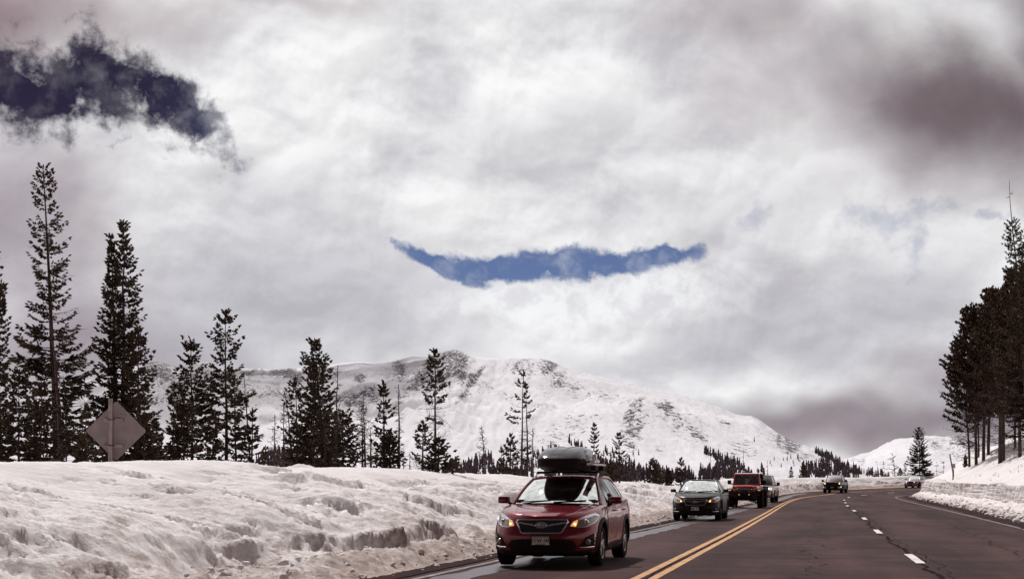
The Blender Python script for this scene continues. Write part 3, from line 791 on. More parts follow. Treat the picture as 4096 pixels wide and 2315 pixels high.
def bvh_of(objs):
    vs = []; fs = []
    for o in objs:
        b = len(vs); vs += [v.co.copy() for v in o.data.vertices]; fs += [[i + b for i in p.vertices] for p in o.data.polygons]
    return BVHTree.FromPolygons(vs, fs)
BV_NEAR = bvh_of([lbank, rbank]); BV_MTN = bvh_of([mtn, mtn2])
def drop(x, y):
    """height of the snow under a place"""
    h = BV_NEAR.ray_cast(Vector((x, y, 60)), Vector((0, 0, -1)))
    if h[0] is None: h = BV_MTN.ray_cast(Vector((x, y, 900)), Vector((0, 0, -1)))
    return h[0].z if h[0] is not None else -3.0
# ================================================================== VEHICLES
def paint(name, col, flake=0.15, rough=0.24, metal=0.35, dusty=0.25, coat=0.8, spec=0.4):
    m, g, b = mat_new(name)
    tc = g.n('ShaderNodeTexCoord').outputs['Object']
    n = g.noise(tc, 3.0, 6, 0.65)
    n2 = g.noise(tc, 420, 2, 0.5)
    sep = g.n('ShaderNodeSeparateXYZ'); g.t.links.new(tc, sep.inputs[0])
    low = g.ss(sep.outputs[2], 0.75, 0.25)
    d = g.m('MULTIPLY', g.m('ADD', g.m('MULTIPLY', low, 1.2), 0.12), g.ss(n, 0.35, 0.7))
    c = g.mix(g.ss(n2, 0.4, 0.6), tuple(x * (1 - flake) for x in col), tuple(min(1, x * (1 + flake)) for x in col))
    c = g.mix(g.m('MULTIPLY', d, dusty, clamp=True), c, (0.22, 0.17, 0.155))
    g.t.links.new(c, b.inputs['Base Color'])
    b.inputs['Metallic'].default_value = metal
    g.t.links.new(g.m('MULTIPLY_ADD', d, 0.35, rough, clamp=True), b.inputs['Roughness'])
    b.inputs['Coat Weight'].default_value = coat; b.inputs['Coat Tint'].default_value = (1, .86, .88, 1); b.inputs['Specular IOR Level'].default_value = spec; b.inputs['Specular Tint'].default_value = (.8, .6, .64, 1)
    g.t.links.new(g.m('MULTIPLY_ADD', d, 0.3, 0.05, clamp=True), b.inputs['Coat Roughness'])
    return m
def glass(name, tint, refl, rough=0.02, ior=1.5):
    """tinted pane: lets the cabin show and mirrors the sky"""
    m = bpy.data.materials.new(name); m.use_nodes = True
    t = m.node_tree; t.nodes.clear(); g = NG(t)
    tr = g.n('ShaderNodeBsdfTransparent'); tr.inputs[0].default_value = tuple(tint) + (1,)
    gl = g.n('ShaderNodeBsdfGlossy'); gl.inputs['Roughness'].default_value = rough; gl.inputs['Color'].default_value = (0.97, 1.0, 0.96, 1)
    fr = g.n('ShaderNodeLayerWeight'); fr.inputs['Blend'].default_value = 0.35
    tc = g.n('ShaderNodeTexCoord').outputs['Object']
    n = g.noise(tc, 2.0, 5, 0.6)
    f = g.m('ADD', g.m('MULTIPLY', fr.outputs['Fresnel'], 0.7), g.m('MULTIPLY_ADD', n, 0.10, refl - 0.05), clamp=True)
    mx = g.n('ShaderNodeMixShader'); g.t.links.new(f, mx.inputs[0]); g.t.links.new(tr.outputs[0], mx.inputs[1]); g.t.links.new(gl.outputs[0], mx.inputs[2])
    out = g.n('ShaderNodeOutputMaterial'); g.t.links.new(mx.outputs[0], out.inputs[0])
    return m
M = {}
M['red'] = paint('crimson_paint', (0.15, 0.004, 0.014), dusty=0.08, coat=0.75)
M['black'] = paint('black_paint', (0.010, 0.006, 0.008), dusty=0.02, metal=0.0, coat=0.06, spec=0.22, rough=0.3)
M['jeepred'] = paint('bright_red_paint', (0.52, 0.030, 0.028), metal=0.1)
M['silver'] = paint('silver_paint', (0.42, 0.37, 0.37), metal=0.6)
M['darkgrey'] = paint('dark_grey_paint', (0.024, 0.016, 0.019), metal=0.0, coat=0.5, spec=0.15, dusty=0.08)
M['pearl'] = paint('pearl_grey_paint', (0.40, 0.36, 0.37), metal=0.4)
M['wind'] = glass('windscreen_glass', (0.45, 0.46, 0.44), 0.84)
M['winddark'] = glass('clear_dark_glass', (0.30, 0.30, 0.30), 0.16)
M['side'] = glass('side_glass', (0.16, 0.14, 0.15), 0.14)
M['plastic'] = pbr('black_plastic', (0.018, 0.011, 0.012), 0.6, spec=0.12, var=0.3, vscale=4)
M['gloss'] = pbr('gloss_black', (0.012, 0.009, 0.010), 0.12, coat=0.6)
M['boxblack'] = pbr('roof_box_shell', (0.014, 0.009, 0.011), 0.15, spec=0.6, coat=0.0, var=0.2, vscale=5)
M['chrome'] = pbr('chrome', (0.80, 0.78, 0.78), 0.16, metal=1.0)
M['alu'] = pbr('brushed_metal', (0.55, 0.51, 0.51), 0.32, metal=0.9)
M['rubber'] = pbr('tyre_rubber', (0.018, 0.012, 0.012), 0.9, spec=0.08, var=0.35, vscale=6, bump=0.5, bscale=60)
M['rim'] = pbr('alloy', (0.34, 0.30, 0.30), 0.35, metal=0.8)
M['rimdark'] = pbr('dark_alloy', (0.03, 0.024, 0.026), 0.4, metal=0.6)
M['cabin'] = pbr('cabin_fabric', (0.030, 0.021, 0.023), 0.85)
M['lens'] = pbr('lamp_lens', (0.20, 0.165, 0.15), 0.14, metal=0.35, coat=1.0)
M['lensrim'] = pbr('lamp_reflector', (0.66, 0.62, 0.60), 0.2, metal=0.85, coat=1.0)
M['amber'] = pbr('amber_lamp', (0.75, 0.33, 0.12), 0.3, emis=(1.0, 0.40, 0.10), es=0.7)
M['amberhot'] = pbr('lamp_filament', (0.9, 0.7, 0.4), 0.3, emis=(1.0, 0.66, 0.28), es=3.0)
M['whitelamp'] = pbr('running_light', (0.9, 0.9, 0.85), 0.3, emis=(1.0, 0.97, 0.85), es=2.2)
M['taillamp'] = pbr('tail_lamp', (0.45, 0.02, 0.02), 0.2, coat=1.0)
M['plate'] = pbr('plate_pale', (0.66, 0.60, 0.56), 0.6)
M['plateink'] = pbr('plate_green', (0.02, 0.016, 0.016), 0.7)
M['mount'] = pbr('plate_mountain', (0.34, 0.29, 0.27), 0.6)

def se(v, n): return abs(v) ** (2.0 / n)
def ring_body(L, levels, ys, nf=10):
    """body as stacked plan outlines. level: dict(w, f, r, z, af, ar, nf, nr, xs)"""
    outl = []
    for lv in levels:
        half = []
        for i in range(nf + 1):
            th = rad(90 * i / nf)
            half.append((lv['w'] * se(math.sin(th), lv['nf']), lv['f'] + lv['af'] * (1 - se(math.cos(th), lv['nf']))))
        y0, y1 = lv['f'] + lv['af'], L - lv['r'] - lv['ar']
        for t in ys: half.append((lv['w'], y0 + (y1 - y0) * t))
        for i in range(nf + 1):
            th = rad(90 * (1 - i / nf))
            half.append((lv['w'] * se(math.sin(th), lv['nr']), L - lv['r'] - lv['ar'] * (1 - se(math.cos(th), lv['nr']))))
        side = lv.get('side')
        pts = []
        for x, y in half:
            x *= lv.get('xs', 1.0)
            if side: x *= side(y)
            pts.append(Vector((x, y, lv['z'](y) if callable(lv['z']) else lv['z'])))
        outl.append(pts)
    m = len(outl[0]); mb = MB()
    vs = []
    for pts in outl:
        vs += pts + [Vector((-p.x, p.y, p.z)) for p in reversed(pts)]
    n = 2 * m; fs = []
    for k in range(len(outl) - 1):
        for i in range(n):
            j = (i + 1) % n
            fs.append((k * n + i, k * n + j, (k + 1) * n + j, (k + 1) * n + i))
    fs.append(tuple(range(n - 1, -1, -1)))
    mb.add(vs, fs)
    me = bpy.data.meshes.new('b'); me.from_pydata(mb.v, [], mb.f)
    bm = bmesh.new(); bm.from_mesh(me)
    bmesh.ops.remove_doubles(bm, verts=bm.verts, dist=2e-4)
    bmesh.ops.dissolve_degenerate(bm, edges=bm.edges, dist=1e-4)
    bmesh.ops.recalc_face_normals(bm, faces=bm.faces)
    bm.to_mesh(me); bm.free()
    return me
def cut(me, cutters, name):
    """boolean difference with closed cylinders"""
    a = bpy.data.objects.new('tmp', me); COL.objects.link(a)
    cs = []
    for (c, r, x0, x1) in cutters:
        k = MB().lathe([(x0, 0.0001), (x0, r), (x1, r), (x1, 0.0001)], c, 'x', 40)
        cm = k.mesh('c'); co = bpy.data.objects.new('cut', cm); COL.objects.link(co); co.hide_render = True; cs.append(co)
        md = a.modifiers.new('b', 'BOOLEAN'); md.operation = 'DIFFERENCE'; md.object = co; md.solver = 'EXACT'
    bpy.context.view_layer.update()
    out = bpy.data.meshes.new_from_object(a.evaluated_get(bpy.context.evaluated_depsgraph_get()))
    for o in [a] + cs: bpy.data.objects.remove(o, do_unlink=True)
    out.name = name
    return out
def finish(me, name, mat, parent, angle=38):
    for p in me.polygons: p.use_smooth = True; p.material_index = 0
    me.set_sharp_from_angle(angle=rad(angle))
    o = link(name, me, mat, parent)
    return o

class Skin:
    """lays shaped plates on a body"""
    def __init__(s, me): s.b = BVHTree.FromPolygons([v.co.copy() for v in me.vertices], [list(p.vertices) for p in me.polygons])
    def front(s, x, z, off=0.0):
        h = s.b.ray_cast(Vector((x, -3, z)), Vector((0, 1, 0)))
        if h[0] is None: return Vector((x, 0.9, z))
        return h[0] + h[1] * off
    def side(s, y, z, sg, off=0.0):
        h = s.b.ray_cast(Vector((sg * 3, y, z)), Vector((-sg, 0, 0)))
        if h[0] is None: return Vector((sg * 0.85, y, z))
        return h[0] + h[1] * off
    def top(s, x, y, off=0.0):
        h = s.b.ray_cast(Vector((x, y, 5)), Vector((0, 0, -1)))
        return (h[0] if h[0] is not None else Vector((x, y, 1))) + Vector((0, 0, off))
    def plate(s, name, poly, mode, mat, parent, off=0.006, th=0.02, sub=2, sg=1, smooth=True):
        bm = bmesh.new()
        vs = [bm.verts.new((p[0], p[1], 0)) for p in poly]
        f = bm.faces.new(vs)
        bmesh.ops.triangulate(bm, faces=[f])
        for _ in range(sub):
            ed = [e for e in bm.edges if e.calc_length() > 0.07]
            if ed: bmesh.ops.subdivide_edges(bm, edges=ed, cuts=1, use_grid_fill=False); bmesh.ops.triangulate(bm, faces=bm.faces[:])
        nr = []
        for v in bm.verts:
            a, b = v.co.x, v.co.y
            if mode == 'front': p = s.front(a, b, off)
            elif mode == 'side': p = s.side(a, b, sg, off)
            else: p = s.top(a, b, off)
            v.co = p
        d = {'front': Vector((0, th, 0)), 'side': Vector((-sg * th, 0, 0)), 'top': Vector((0, 0, -th))}[mode]
        r = bmesh.ops.extrude_face_region(bm, geom=bm.faces[:])
        for e in r['geom']:
            if isinstance(e, bmesh.types.BMVert): e.co += d
        bmesh.ops.recalc_face_normals(bm, faces=bm.faces[:])
        me = bpy.data.meshes.new(name); bm.to_mesh(me); bm.free()
        o = link(name, me, mat, parent, smooth)
        if smooth: me.set_sharp_from_angle(angle=rad(45))
        return o
    def strip(s, name, line, mode, w, mat, parent, off=0.006, closed=False, r=None, sg=1):
        """rounded bar following a line laid on the body"""
        pts = []
        L_ = list(line) + ([line[0]] if closed else [])
        for a, b in zip(L_[:-1], L_[1:]):
            n = max(1, int(math.dist(a, b) / 0.04))
            for i in range(n): pts.append((a[0] + (b[0] - a[0]) * i / n, a[1] + (b[1] - a[1]) * i / n))
        pts.append(L_[-1])
        P = []
        for a, b in pts:
            P.append(s.front(a, b, off) if mode == 'front' else (s.side(a, b, sg, off) if mode == 'side' else s.top(a, b, off)))
        return MB().tube(P, w, 6).build(name, mat, parent, smooth=True)
def mirror(poly): return [(-x, y) for x, y in reversed(poly)]

def text_obj(name, body, size, mat, parent, loc, rot=(rad(90), 0, 0), sx=1.0, extrude=0.0015, align='CENTER'):
    cu = bpy.data.curves.new(name, 'FONT'); cu.body = body; cu.size = size; cu.align_x = align; cu.align_y = 'CENTER'; cu.extrude = extrude; cu.offset = size * 0.010
    cu.space_character = 1.12
    t = bpy.data.objects.new('t', cu); COL.objects.link(t); bpy.context.view_layer.update()
    me = bpy.data.meshes.new_from_object(t.evaluated_get(bpy.context.evaluated_depsgraph_get()))
    bpy.data.objects.remove(t, do_unlink=True)
    me.transform(Matrix.Diagonal((sx, 1, 1, 1)))
    o = link(name, me, mat, parent); o.location = loc; o.rotation_euler = rot
    return o

def wheel(parent, x, y, r, w, sg, rimmat, spokes=5, tread=True, rimr=0.62):
    """tyre with rim and spokes; sg=+1 outer face towards +x"""
    c = (x, y, r)
    h = w / 2
    wl = MB().lathe([(-h * 0.80 * sg, r * 0.62), (-h * sg, r * 0.74), (-h * 0.98 * sg, r * 0.90), (-h * 0.80 * sg, r * 0.985), (-h * 0.4 * sg, r), (h * 0.4 * sg, r), (h * 0.80 * sg, r * 0.985),
                     (h * 0.98 * sg, r * 0.90), (h * sg, r * 0.74), (h * 0.84 * sg, r * (rimr + 0.01))], c, 'x', 40)
    root = wl.build('wheel', M['rubber'], parent, smooth=True)
    rm = MB()
    rm.lathe([(h * 0.86 * sg, r * (rimr + 0.02)), (h * 0.90 * sg, r * rimr), (h * 0.70 * sg, r * (rimr - 0.05)), (h * 0.1 * sg, r * (rimr - 0.07)), (-h * 0.7 * sg, r * (rimr - 0.04))], c, 'x', 36)
    rm.lathe([(h * 0.84 * sg, 0.001), (h * 0.84 * sg, r * 0.10), (h * 0.66 * sg, r * 0.17), (h * 0.2 * sg, r * 0.17)], c, 'x', 16)
    for k in range(spokes):
        a = 2 * math.pi * k / spokes + 0.3
        for da in (-0.15, 0.15):
            a1 = a + da
            p0 = Vector((x + h * 0.62 * sg, y + math.cos(a + da * 0.5) * r * 0.12, r + math.sin(a + da * 0.5) * r * 0.12))
            p1 = Vector((x + h * 0.74 * sg, y + math.cos(a1 * 1.0) * r * (rimr - 0.02), r + math.sin(a1) * r * (rimr - 0.02)))
            rm.tube([p0, p1], [r * 0.05, r * 0.045], 4)
    rm.build('rim', rimmat, root, smooth=True)
    dk = MB().lathe([(h * 0.30 * sg, 0.001), (h * 0.30 * sg, r * 0.42)], c, 'x', 24)
    dk.build('brake_disc', M['rimdark'], root)
    return root

def greenhouse(root, g, body_mat, wind, side, pillars, roof_mat=None):
    """cabin from curves. g: dict with cowl (x,y,z) corner, cowlc centre y,z; wtop corner & centre; roof line; belt line; rear"""
    lerp = lambda a, b, t: a + (b - a) * t
    V3 = Vector
    # windscreen surface
    def surf(name, B, T, nu, nv, bow, mat, th=0.0, rows=(0, 1), inset=0.0):
        vs = []
        for j in range(nv + 1):
            t = rows[0] + (rows[1] - rows[0]) * j / nv
            for i in range(nu + 1):
                u = -1 + 2 * i / nu
                u2 = u * (1 - inset)
                b, tt = B(u2), T(u2)
                p = b.lerp(tt, t) + bow * math.sin(math.pi * t)
                vs.append(p)
        fs = [(j * (nu + 1) + i, j * (nu + 1) + i + 1, (j + 1) * (nu + 1) + i + 1, (j + 1) * (nu + 1) + i) for j in range(nv) for i in range(nu)]
        mb = MB().add(vs, fs)
        return mb.build(name, mat, root, smooth=True)
    def arch(corner, centre, k=2.4):
        c, m = V3(corner), V3(centre)
        return lambda u: V3((c.x * u, m.y + (c.y - m.y) * abs(u) ** k, m.z + (c.z - m.z) * abs(u) ** k))
    CB = arch(g['cowl'], g['cowlc']); CT = arch(g['wtop'], g['wtopc'])
    ws = surf('windscreen', CB, CT, 20, 10, V3((0, -0.02, 0.03)), wind, inset=0.01)
    RB = arch(g['rbot'], g['rbotc']); RT = arch(g['rtop'], g['rtopc'])
    surf('rear_window', RB, RT, 14, 6, V3((0, 0.03, 0.02)), side, rows=(0.06, 0.96), inset=0.03)
    # roof
    rl = [V3(p) for p in g['roof']]                       # right-hand rail from windscreen to rear
    nu = 14; vs = []
    for p in rl:
        for i in range(nu + 1):
            u = -1 + 2 * i / nu
            t = (p.y - rl[0].y) / (rl[-1].y - rl[0].y)
            yc = lerp(g['wtopc'][1] - g['wtop'][1], g['rtopc'][1] - g['rtop'][1], t)
            vs.append((p.x * u, p.y + yc * (1 - abs(u) ** 2.4), p.z + g['crown'] * (1 - abs(u) ** 2.2)))
    fs = [(j * (nu + 1) + i, j * (nu + 1) + i + 1, (j + 1) * (nu + 1) + i + 1, (j + 1) * (nu + 1) + i) for j in range(len(rl) - 1) for i in range(nu)]
    MB().add(vs, fs).build('roof', roof_mat or body_mat, root, smooth=True)
    # frames
    fr = MB()
    n = 16
    for sg in (-1, 1):
        fl = lambda p: V3((sg * p[0], p[1], p[2]))
        ap = [CB(sg * (1.0)).lerp(CT(sg * 1.0), t / 8) + V3((0, -0.02, 0.03)) * math.sin(math.pi * t / 8) for t in range(9)]
        fr.tube(ap, g.get('apil', 0.028), 8)
        fr.tube([fl(p) for p in g['roof']], 0.030, 8)
        dp = [RB(sg).lerp(RT(sg), t / 6) + V3((0, 0.03, 0.02)) * math.sin(math.pi * t / 6) for t in range(7)]
        fr.tube(dp, 0.035, 8)
        fr.tube([fl(p) for p in g['belt']], 0.022, 8)
    fr.tube([CT(-1 + i / 8) for i in range(17)], 0.022, 6)
    fr.tube([RT(-1 + i / 6) for i in range(13)], 0.025, 6)
    fr.build('window_frame', body_mat, root, smooth=True)
    # sides: ruled surface between belt and upper edge
    up = [V3(g['cowl'])] + [V3(p) for p in g['roof']] + [V3(g['rbot'])]
    bl = [V3(p) for p in g['belt']]
    def at(poly, y):
        for a, b in zip(poly[:-1], poly[1:]):
            if a.y <= y <= b.y and b.y > a.y: return a.lerp(b, (y - a.y) / (b.y - a.y))
        return poly[0] if y < poly[0].y else poly[-1]
    ap_line = [CB(1.0).lerp(CT(1.0), t / 8) + V3((0, -0.02, 0.03)) * math.sin(math.pi * t / 8) for t in range(9)]
    up = ap_line + [V3(p) for p in g['roof']][1:] + [RB(1.0)]
    for sg in (-1, 1):
        for (y0, y1, kind) in pillars:
            nn = max(2, int((y1 - y0) / 0.08)); vs = []
            rows = [0.0, 0.12, 0.3, 0.5, 0.7, 0.93, 1.0] if kind != 'glass' else [0.0, 0.08, 0.3, 0.5, 0.7, 0.9, 0.97]
            for j, t in enumerate(rows):
                for i in range(nn + 1):
                    y = y0 + (y1 - y0) * i / nn
                    b, tt = at(bl, y), at(up, y)
                    p = b.lerp(tt, t); bulge = 0.03 * math.sin(math.pi * t) * min(1, (tt.z - b.z) / 0.3)
                    vs.append((sg * (p.x + bulge - (0.008 if kind == 'glass' else 0)), p.y, p.z))
            fs = [(j * (nn + 1) + i, j * (nn + 1) + i + 1, (j + 1) * (nn + 1) + i + 1, (j + 1) * (nn + 1) + i) for j in range(len(rows) - 1) for i in range(nn)]
            if kind == 'glass': MB().add(vs, fs).build('side_window', side, root, smooth=True)
            else: MB().add(vs, fs).build('pillar', body_mat, root, smooth=True)
    return ws

def licence_plate(root, loc, text, sub, w=0.305, h=0.152, frame=True):
    x, y, z = loc
    p = MB().box((x, y, z), (w, 0.008, h)).build('licence_plate', M['plate'], root, bevel=0.003)
    pts = [(-.5, .5), (-.5, .24), (-.40, .33), (-.33, .22), (-.24, .36), (-.15, .25), (-.05, .34), (.04, .24), (.14, .37), (.24, .25), (.33, .35), (.42, .25), (.5, .3), (.5, .5)]
    vs = [(x + a * w * 0.97, y - 0.0052, z + b * h * 0.94) for a, b in pts]
    MB().add(vs, [tuple(range(len(vs)))]).build('plate_mountains', M['mount'], p)
    text_obj('plate_number', text, h * 0.60, M['plateink'], p, (x, y - 0.0065, z - h * 0.03), sx=0.86)
    if sub: text_obj('plate_state', sub, h * 0.17, M['plateink'], p, (x, y - 0.0065, z - h * 0.40), sx=1.0)
    if frame:
        f = MB()
        for dx, dz, bw, bh in ((0, h / 2, w + .02, .012), (0, -h / 2, w + .02, .012), (-w / 2, 0, .012, h - .012), (w / 2, 0, .012, h - .012)):
            f.box((x + dx, y - 0.004, z + dz), (bw, 0.012, bh))
        f.build('plate_frame', M['plastic'], p)
    return p

def wagon(name, label, P):
    """five-door raised wagon; front at y=0 facing -y"""
    root = empty(name)
    tag(root, label, P.get('cat', 'car'))
    L, Wd, sc = P['L'], P['W'], P['hs']
    body = P['paint']
    hz = lambda y: np.interp(y, [0, 0.10, 0.35, 0.8, 1.2, 1.6, 3.2, 4.0, L], [0.745, 0.80, 0.865, 0.935, 0.985, 1.0, 1.05, 1.09, 1.06]) * sc   # shoulder / belt
    hc = lambda y: np.interp(y, [0, 0.10, 0.35, 0.8, 1.25, 1.6, 3.2, 4.0, L], [0.760, 0.835, 0.915, 0.985, 1.035, 1.045, 1.06, 1.09, 1.06]) * sc  # centre of bonnet
    hw = Wd / 2
    bulge = lambda y: 1 - 0.010 * math.sin(max(0, min(1, (y - 0.9) / (L - 1.8))) * math.pi)
    bz = P.get('ground', 0.215)
    lv = [
        dict(w=hw - .16, f=.16, r=.18, z=bz, af=.60, ar=.40, nf=2.7, nr=3.2),
        dict(w=hw - .05, f=.055, r=.08, z=bz + .035, af=.80, ar=.50, nf=2.9, nr=3.4),
        dict(w=hw - .012, f=.022, r=.02, z=bz + .14, af=.85, ar=.50, nf=2.9, nr=3.6, side=bulge),
        dict(w=hw - .004, f=.0, r=.0, z=.47 * sc, af=.88, ar=.50, nf=2.9, nr=3.6, side=bulge),
        dict(w=hw, f=.012, r=.0, z=.60 * sc, af=.92, ar=.52, nf=2.9, nr=3.6),
        dict(w=hw, f=.045, r=.03, z=lambda y: .60 * sc + (hz(y) - .60 * sc) * 0.42, af=1.0, ar=.55, nf=2.8, nr=3.4),
        dict(w=hw - .010, f=.075, r=.06, z=lambda y: .60 * sc + (hz(y) - .60 * sc) * 0.80, af=1.1, ar=.55, nf=2.7, nr=3.2),
        dict(w=hw - .035, f=.10, r=.10, z=lambda y: hz(y), af=1.2, ar=.55, nf=2.6, nr=3.0),
        dict(w=hw - .085, f=.115, r=.14, z=lambda y: hz(y) + .022, af=1.2, ar=.55, nf=2.6, nr=3.0),
        dict(w=hw - .22, f=.128, r=.18, z=lambda y: hc(y) * .42 + (hz(y) + .022) * .58 + .008, af=1.1, ar=.5, nf=2.8, nr=3.0),
        dict(w=hw - .30, f=.128, r=.18, z=lambda y: hc(y) * .62 + (hz(y) + .022) * .38 - .004, af=1.1, ar=.5, nf=2.8, nr=3.0),
        dict(w=hw - .55, f=.130, r=.2, z=lambda y: hc(y) * .92 + hz(y) * .08, af=1.0, ar=.4, nf=3, nr=3.0),
        dict(w=.02, f=.130, r=.2, z=lambda y: hc(y), af=.9, ar=.3, nf=3, nr=3.0),
        dict(w=.001, f=.130, r=.2, z=lambda y: hc(y), af=.9, ar=.3, nf=3, nr=3.0),
    ]
    me = ring_body(L, lv, [i / 22 for i in range(1, 22)], nf=16)
    sk = Skin(me)
    ax0, ax1, r = P['ax0'], P['ax1'], P['wr']
    arch = r + 0.052
    me2 = cut(me, [((0, a, r + 0.01), arch, s * (hw - .30), s * (hw + .2)) for a in (ax0, ax1) for s in (-1, 1)], 'body')
    if len(me2.polygons) < 100: me2 = me
    finish(me2, 'body', body, root)
    # wheels
    for a in (ax0, ax1):
        for s in (-1, 1): wheel(root, s * (hw - 0.125), a, r, 0.225, s, P.get('rim', M['rim']))
    # arch cladding: inner liner + flare on the outside
    for a in (ax0, ax1):
        for s in (-1, 1):
            fl = MB()
            pr = []
            n = 30
            vs = []
            for k in range(n + 1):
                t = rad(-12 + 204 * k / n)
                for rr, off in ((arch - .004, -.05), (arch - .004, .016), (arch + .030, .020), (arch + .068, .012), (arch + .072, -.01)):
                    y = a + math.cos(t) * rr; z = r + 0.01 + math.sin(t) * rr
                    q = sk.side(min(max(y, 0.02), L - .02), max(z, bz + .04), s)
                    vs.append((q.x + s * off, y, z))
            fs = [(k * 5 + j, k * 5 + j + 1, (k + 1) * 5 + j + 1, (k + 1) * 5 + j) for k in range(n) for j in range(4)]
            fl.add(vs, fs).build('wheel_arch', M['plastic'], root, smooth=True)
            MB().lathe([(s * (hw - .29), 0.001), (s * (hw - .29), arch - .005), (s * (hw - .02), arch - .005)], (0, a, r + .01), 'x', 30, arc=(-10, 190)).build('wheel_well', M['rubber'], root)
    # sills
    for s in (-1, 1):
        sk.plate('sill', [(ax0 + arch + .05, bz + .02), (ax1 - arch - .05, bz + .02), (ax1 - arch - .06, bz + .15), (ax0 + arch + .06, bz + .13)], 'side', M['plastic'], root, off=.022, th=.05, sg=s)
    # underside
    MB().box((0, L / 2, bz + .03), (Wd * .72, L * .86, .12)).build('underbody', M['plastic'], root)
    # greenhouse
    g = P['gh'](L, Wd, sc)
    greenhouse(root, g, body, P.get('wind', M['wind']), M['side'], P['pill'])
    # cabin floor covering the closed body top and the seats
    cb = MB()
    cb.box((0, 2.65, 1.075 * sc), (Wd - .36, 2.55, .03))
    cb.build('parcel_deck', M['cabin'], root)
    MB().box((0, 1.52, 1.075 * sc), (Wd - .42, .36, .05)).build('dashboard', M['cabin'], root, bevel=.02)
    for sx in (-.36, .36):
        st = MB().box((sx, 2.35, 1.13 * sc), (.46, .13, .28)).build('seat', M['cabin'], root, bevel=.04)
        MB().box((sx, 2.37, 1.33 * sc), (.25, .10, .17)).build('headrest', M['cabin'], st, bevel=.03)
    MB().box((0, 3.25, 1.13 * sc), (1.15, .14, .22)).build('rear_seat', M['cabin'], root, bevel=.04)
    MB().lathe([(-.012, .165), (0, .18), (.012, .165), (0, .15), (-.012, .165)], (.37, 1.74, 1.12 * sc), 'y', 24).build('steering_wheel', M['cabin'], root)
    MB().box((0, 1.93 + P.get('mir', 0), 1.375 * sc), (.26, .03, .07)).tube([(0, 1.93, 1.40 * sc), (0, 1.98, 1.47 * sc)], .012, 6).build('rear_view_mirror', M['cabin'], root)
    # wipers
    for (x0, x1, dz) in ((-.62, -.08, 0), (-.02, .52, 0)):
        pts = []
        for i in range(7):
            t = i / 6; x = x0 + (x1 - x0) * t
            yy = g['cowlc'][1] + (g['cowl'][1] - g['cowlc'][1]) * (abs(x) / g['cowl'][0]) ** 2.4
            pts.append((x, yy + .005 + .05 * t, (g['cowlc'][2] + .012 + .030 * t)))
        MB().tube(pts, .010, 6).build('wiper', M['plastic'], root)
    # door mirrors
    for s in (-1, 1):
        y0 = g['cowl'][1] + .28; z0 = 1.09 * sc
        mm = MB().box((s * (hw + .095), y0, z0), (.205, .15, .125)).build('door_mirror', body if not P.get('blackmirror') else M['gloss'], root, smooth=True, bevel=.035)
        MB().tube([(s * (hw - .045), y0 + .03, 1.0 * sc), (s * (hw + .03), y0 + .01, z0 - .04)], [.035, .022], 6).build('mirror_stalk', M['plastic'], mm, smooth=True)
        MB().box((s * (hw + .098), y0 + .078, z0), (.185, .008, .105)).build('mirror_glass', M['chrome'], mm)
    # roof rails
    if P.get('rails', True):
        for s in (-1, 1):
            rp = [Vector((s * (p[0] - .015), p[1], p[2])) for p in g['roof']]
            a0 = rp[0] + Vector((0, .14, .035)); 
            line = [rp[0] + Vector((0, .06, .025))]
            for p in rp[1:-1]: line.append(p + Vector((0, 0, .082)))
            line.append(rp[-1] + Vector((0, -.04, .03)))
            rr = MB().tube(line, [.016] + [.017] * (len(line) - 2) + [.014], 8).build('roof_rail', M['plastic'], root, smooth=True)
            ft = MB(); ft2 = MB()
            ft.tube([rp[0] + Vector((0, .02, .005)), rp[0] + Vector((0, .12, .035)), rp[1] + Vector((0, -.02, .075))], [.018, .030, .022], 8)
            ft2.tube([rp[-1] + Vector((0, .0, .005)), rp[-1] + Vector((0, -.12, .04)), rp[-2] + Vector((0, .0, .075))], [.016, .024, .018], 8)
            for q in (ft, ft2): q.build('rail_foot', M['alu'] if P.get('silverfeet') else M['plastic'], rr, smooth=True)
    for yb in P.get('bars', []):
        w_ = g['roof'][1][0]
        MB().box((0, yb, g['roof'][2][2] + .092), (2 * w_ - .02, .055, .028)).build('crossbar', M['plastic'], root, bevel=.01)
    # ---- face
    P['face'](root, sk, P, g)
    # doors: raised panels with handles
    zt = lambda y: hz(y) - .03
    for s in (-1, 1):
        d1 = [(ax0 + .52, bz + .17), (ax0 + 1.40, bz + .17), (ax0 + 1.44, .62), (ax0 + 1.44, zt(ax0 + 1.44)), (ax0 + .9, zt(ax0 + .9)), (ax0 + .47, zt(ax0 + .47)), (ax0 + .46, .62)]
        e = ax1
        d2 = [(ax0 + 1.452, bz + .17), (e - .52, bz + .17), (e - .44, .55), (e - .30, .74), (e - .12, .84), (e - .08, zt(e - .08)), (e - .6, zt(e - .6)), (ax0 + 1.452, zt(ax0 + 1.452))]
        for poly, hy in ((d1, ax0 + 1.26), (d2, e - .30)):
            dd = sk.plate('door', poly, 'side', body, root, off=.007, th=.006, sg=s)
            q = sk.side(hy, .905 * sc, s)
            MB().tube([(q.x + s * .012, hy - .10, q.z), (q.x + s * .040, hy - .06, q.z + .004), (q.x + s * .040, hy + .06, q.z + .004), (q.x + s * .012, hy + .10, q.z)], .014, 6).build('handle', body if not P.get('chromehandle') else M['chrome'], dd, smooth=True)
        sk.strip('side_crease', [(ax0 + .5, .36 * sc + .02), (ax0 + 1.5, .40 * sc), (ax1 - .5, .47 * sc)], 'side', .010, body, root, off=.006, sg=s)
        # tail lamps wrap the corner
        sk.plate('tail_lamp', [(L - .62, .90), (L - .30, .84), (L - .24, .98), (L - .40, 1.03), (L - .62, 1.0)], 'side', M['taillamp'], root, off=.008, th=.02, sg=s)
    return root, g, sk

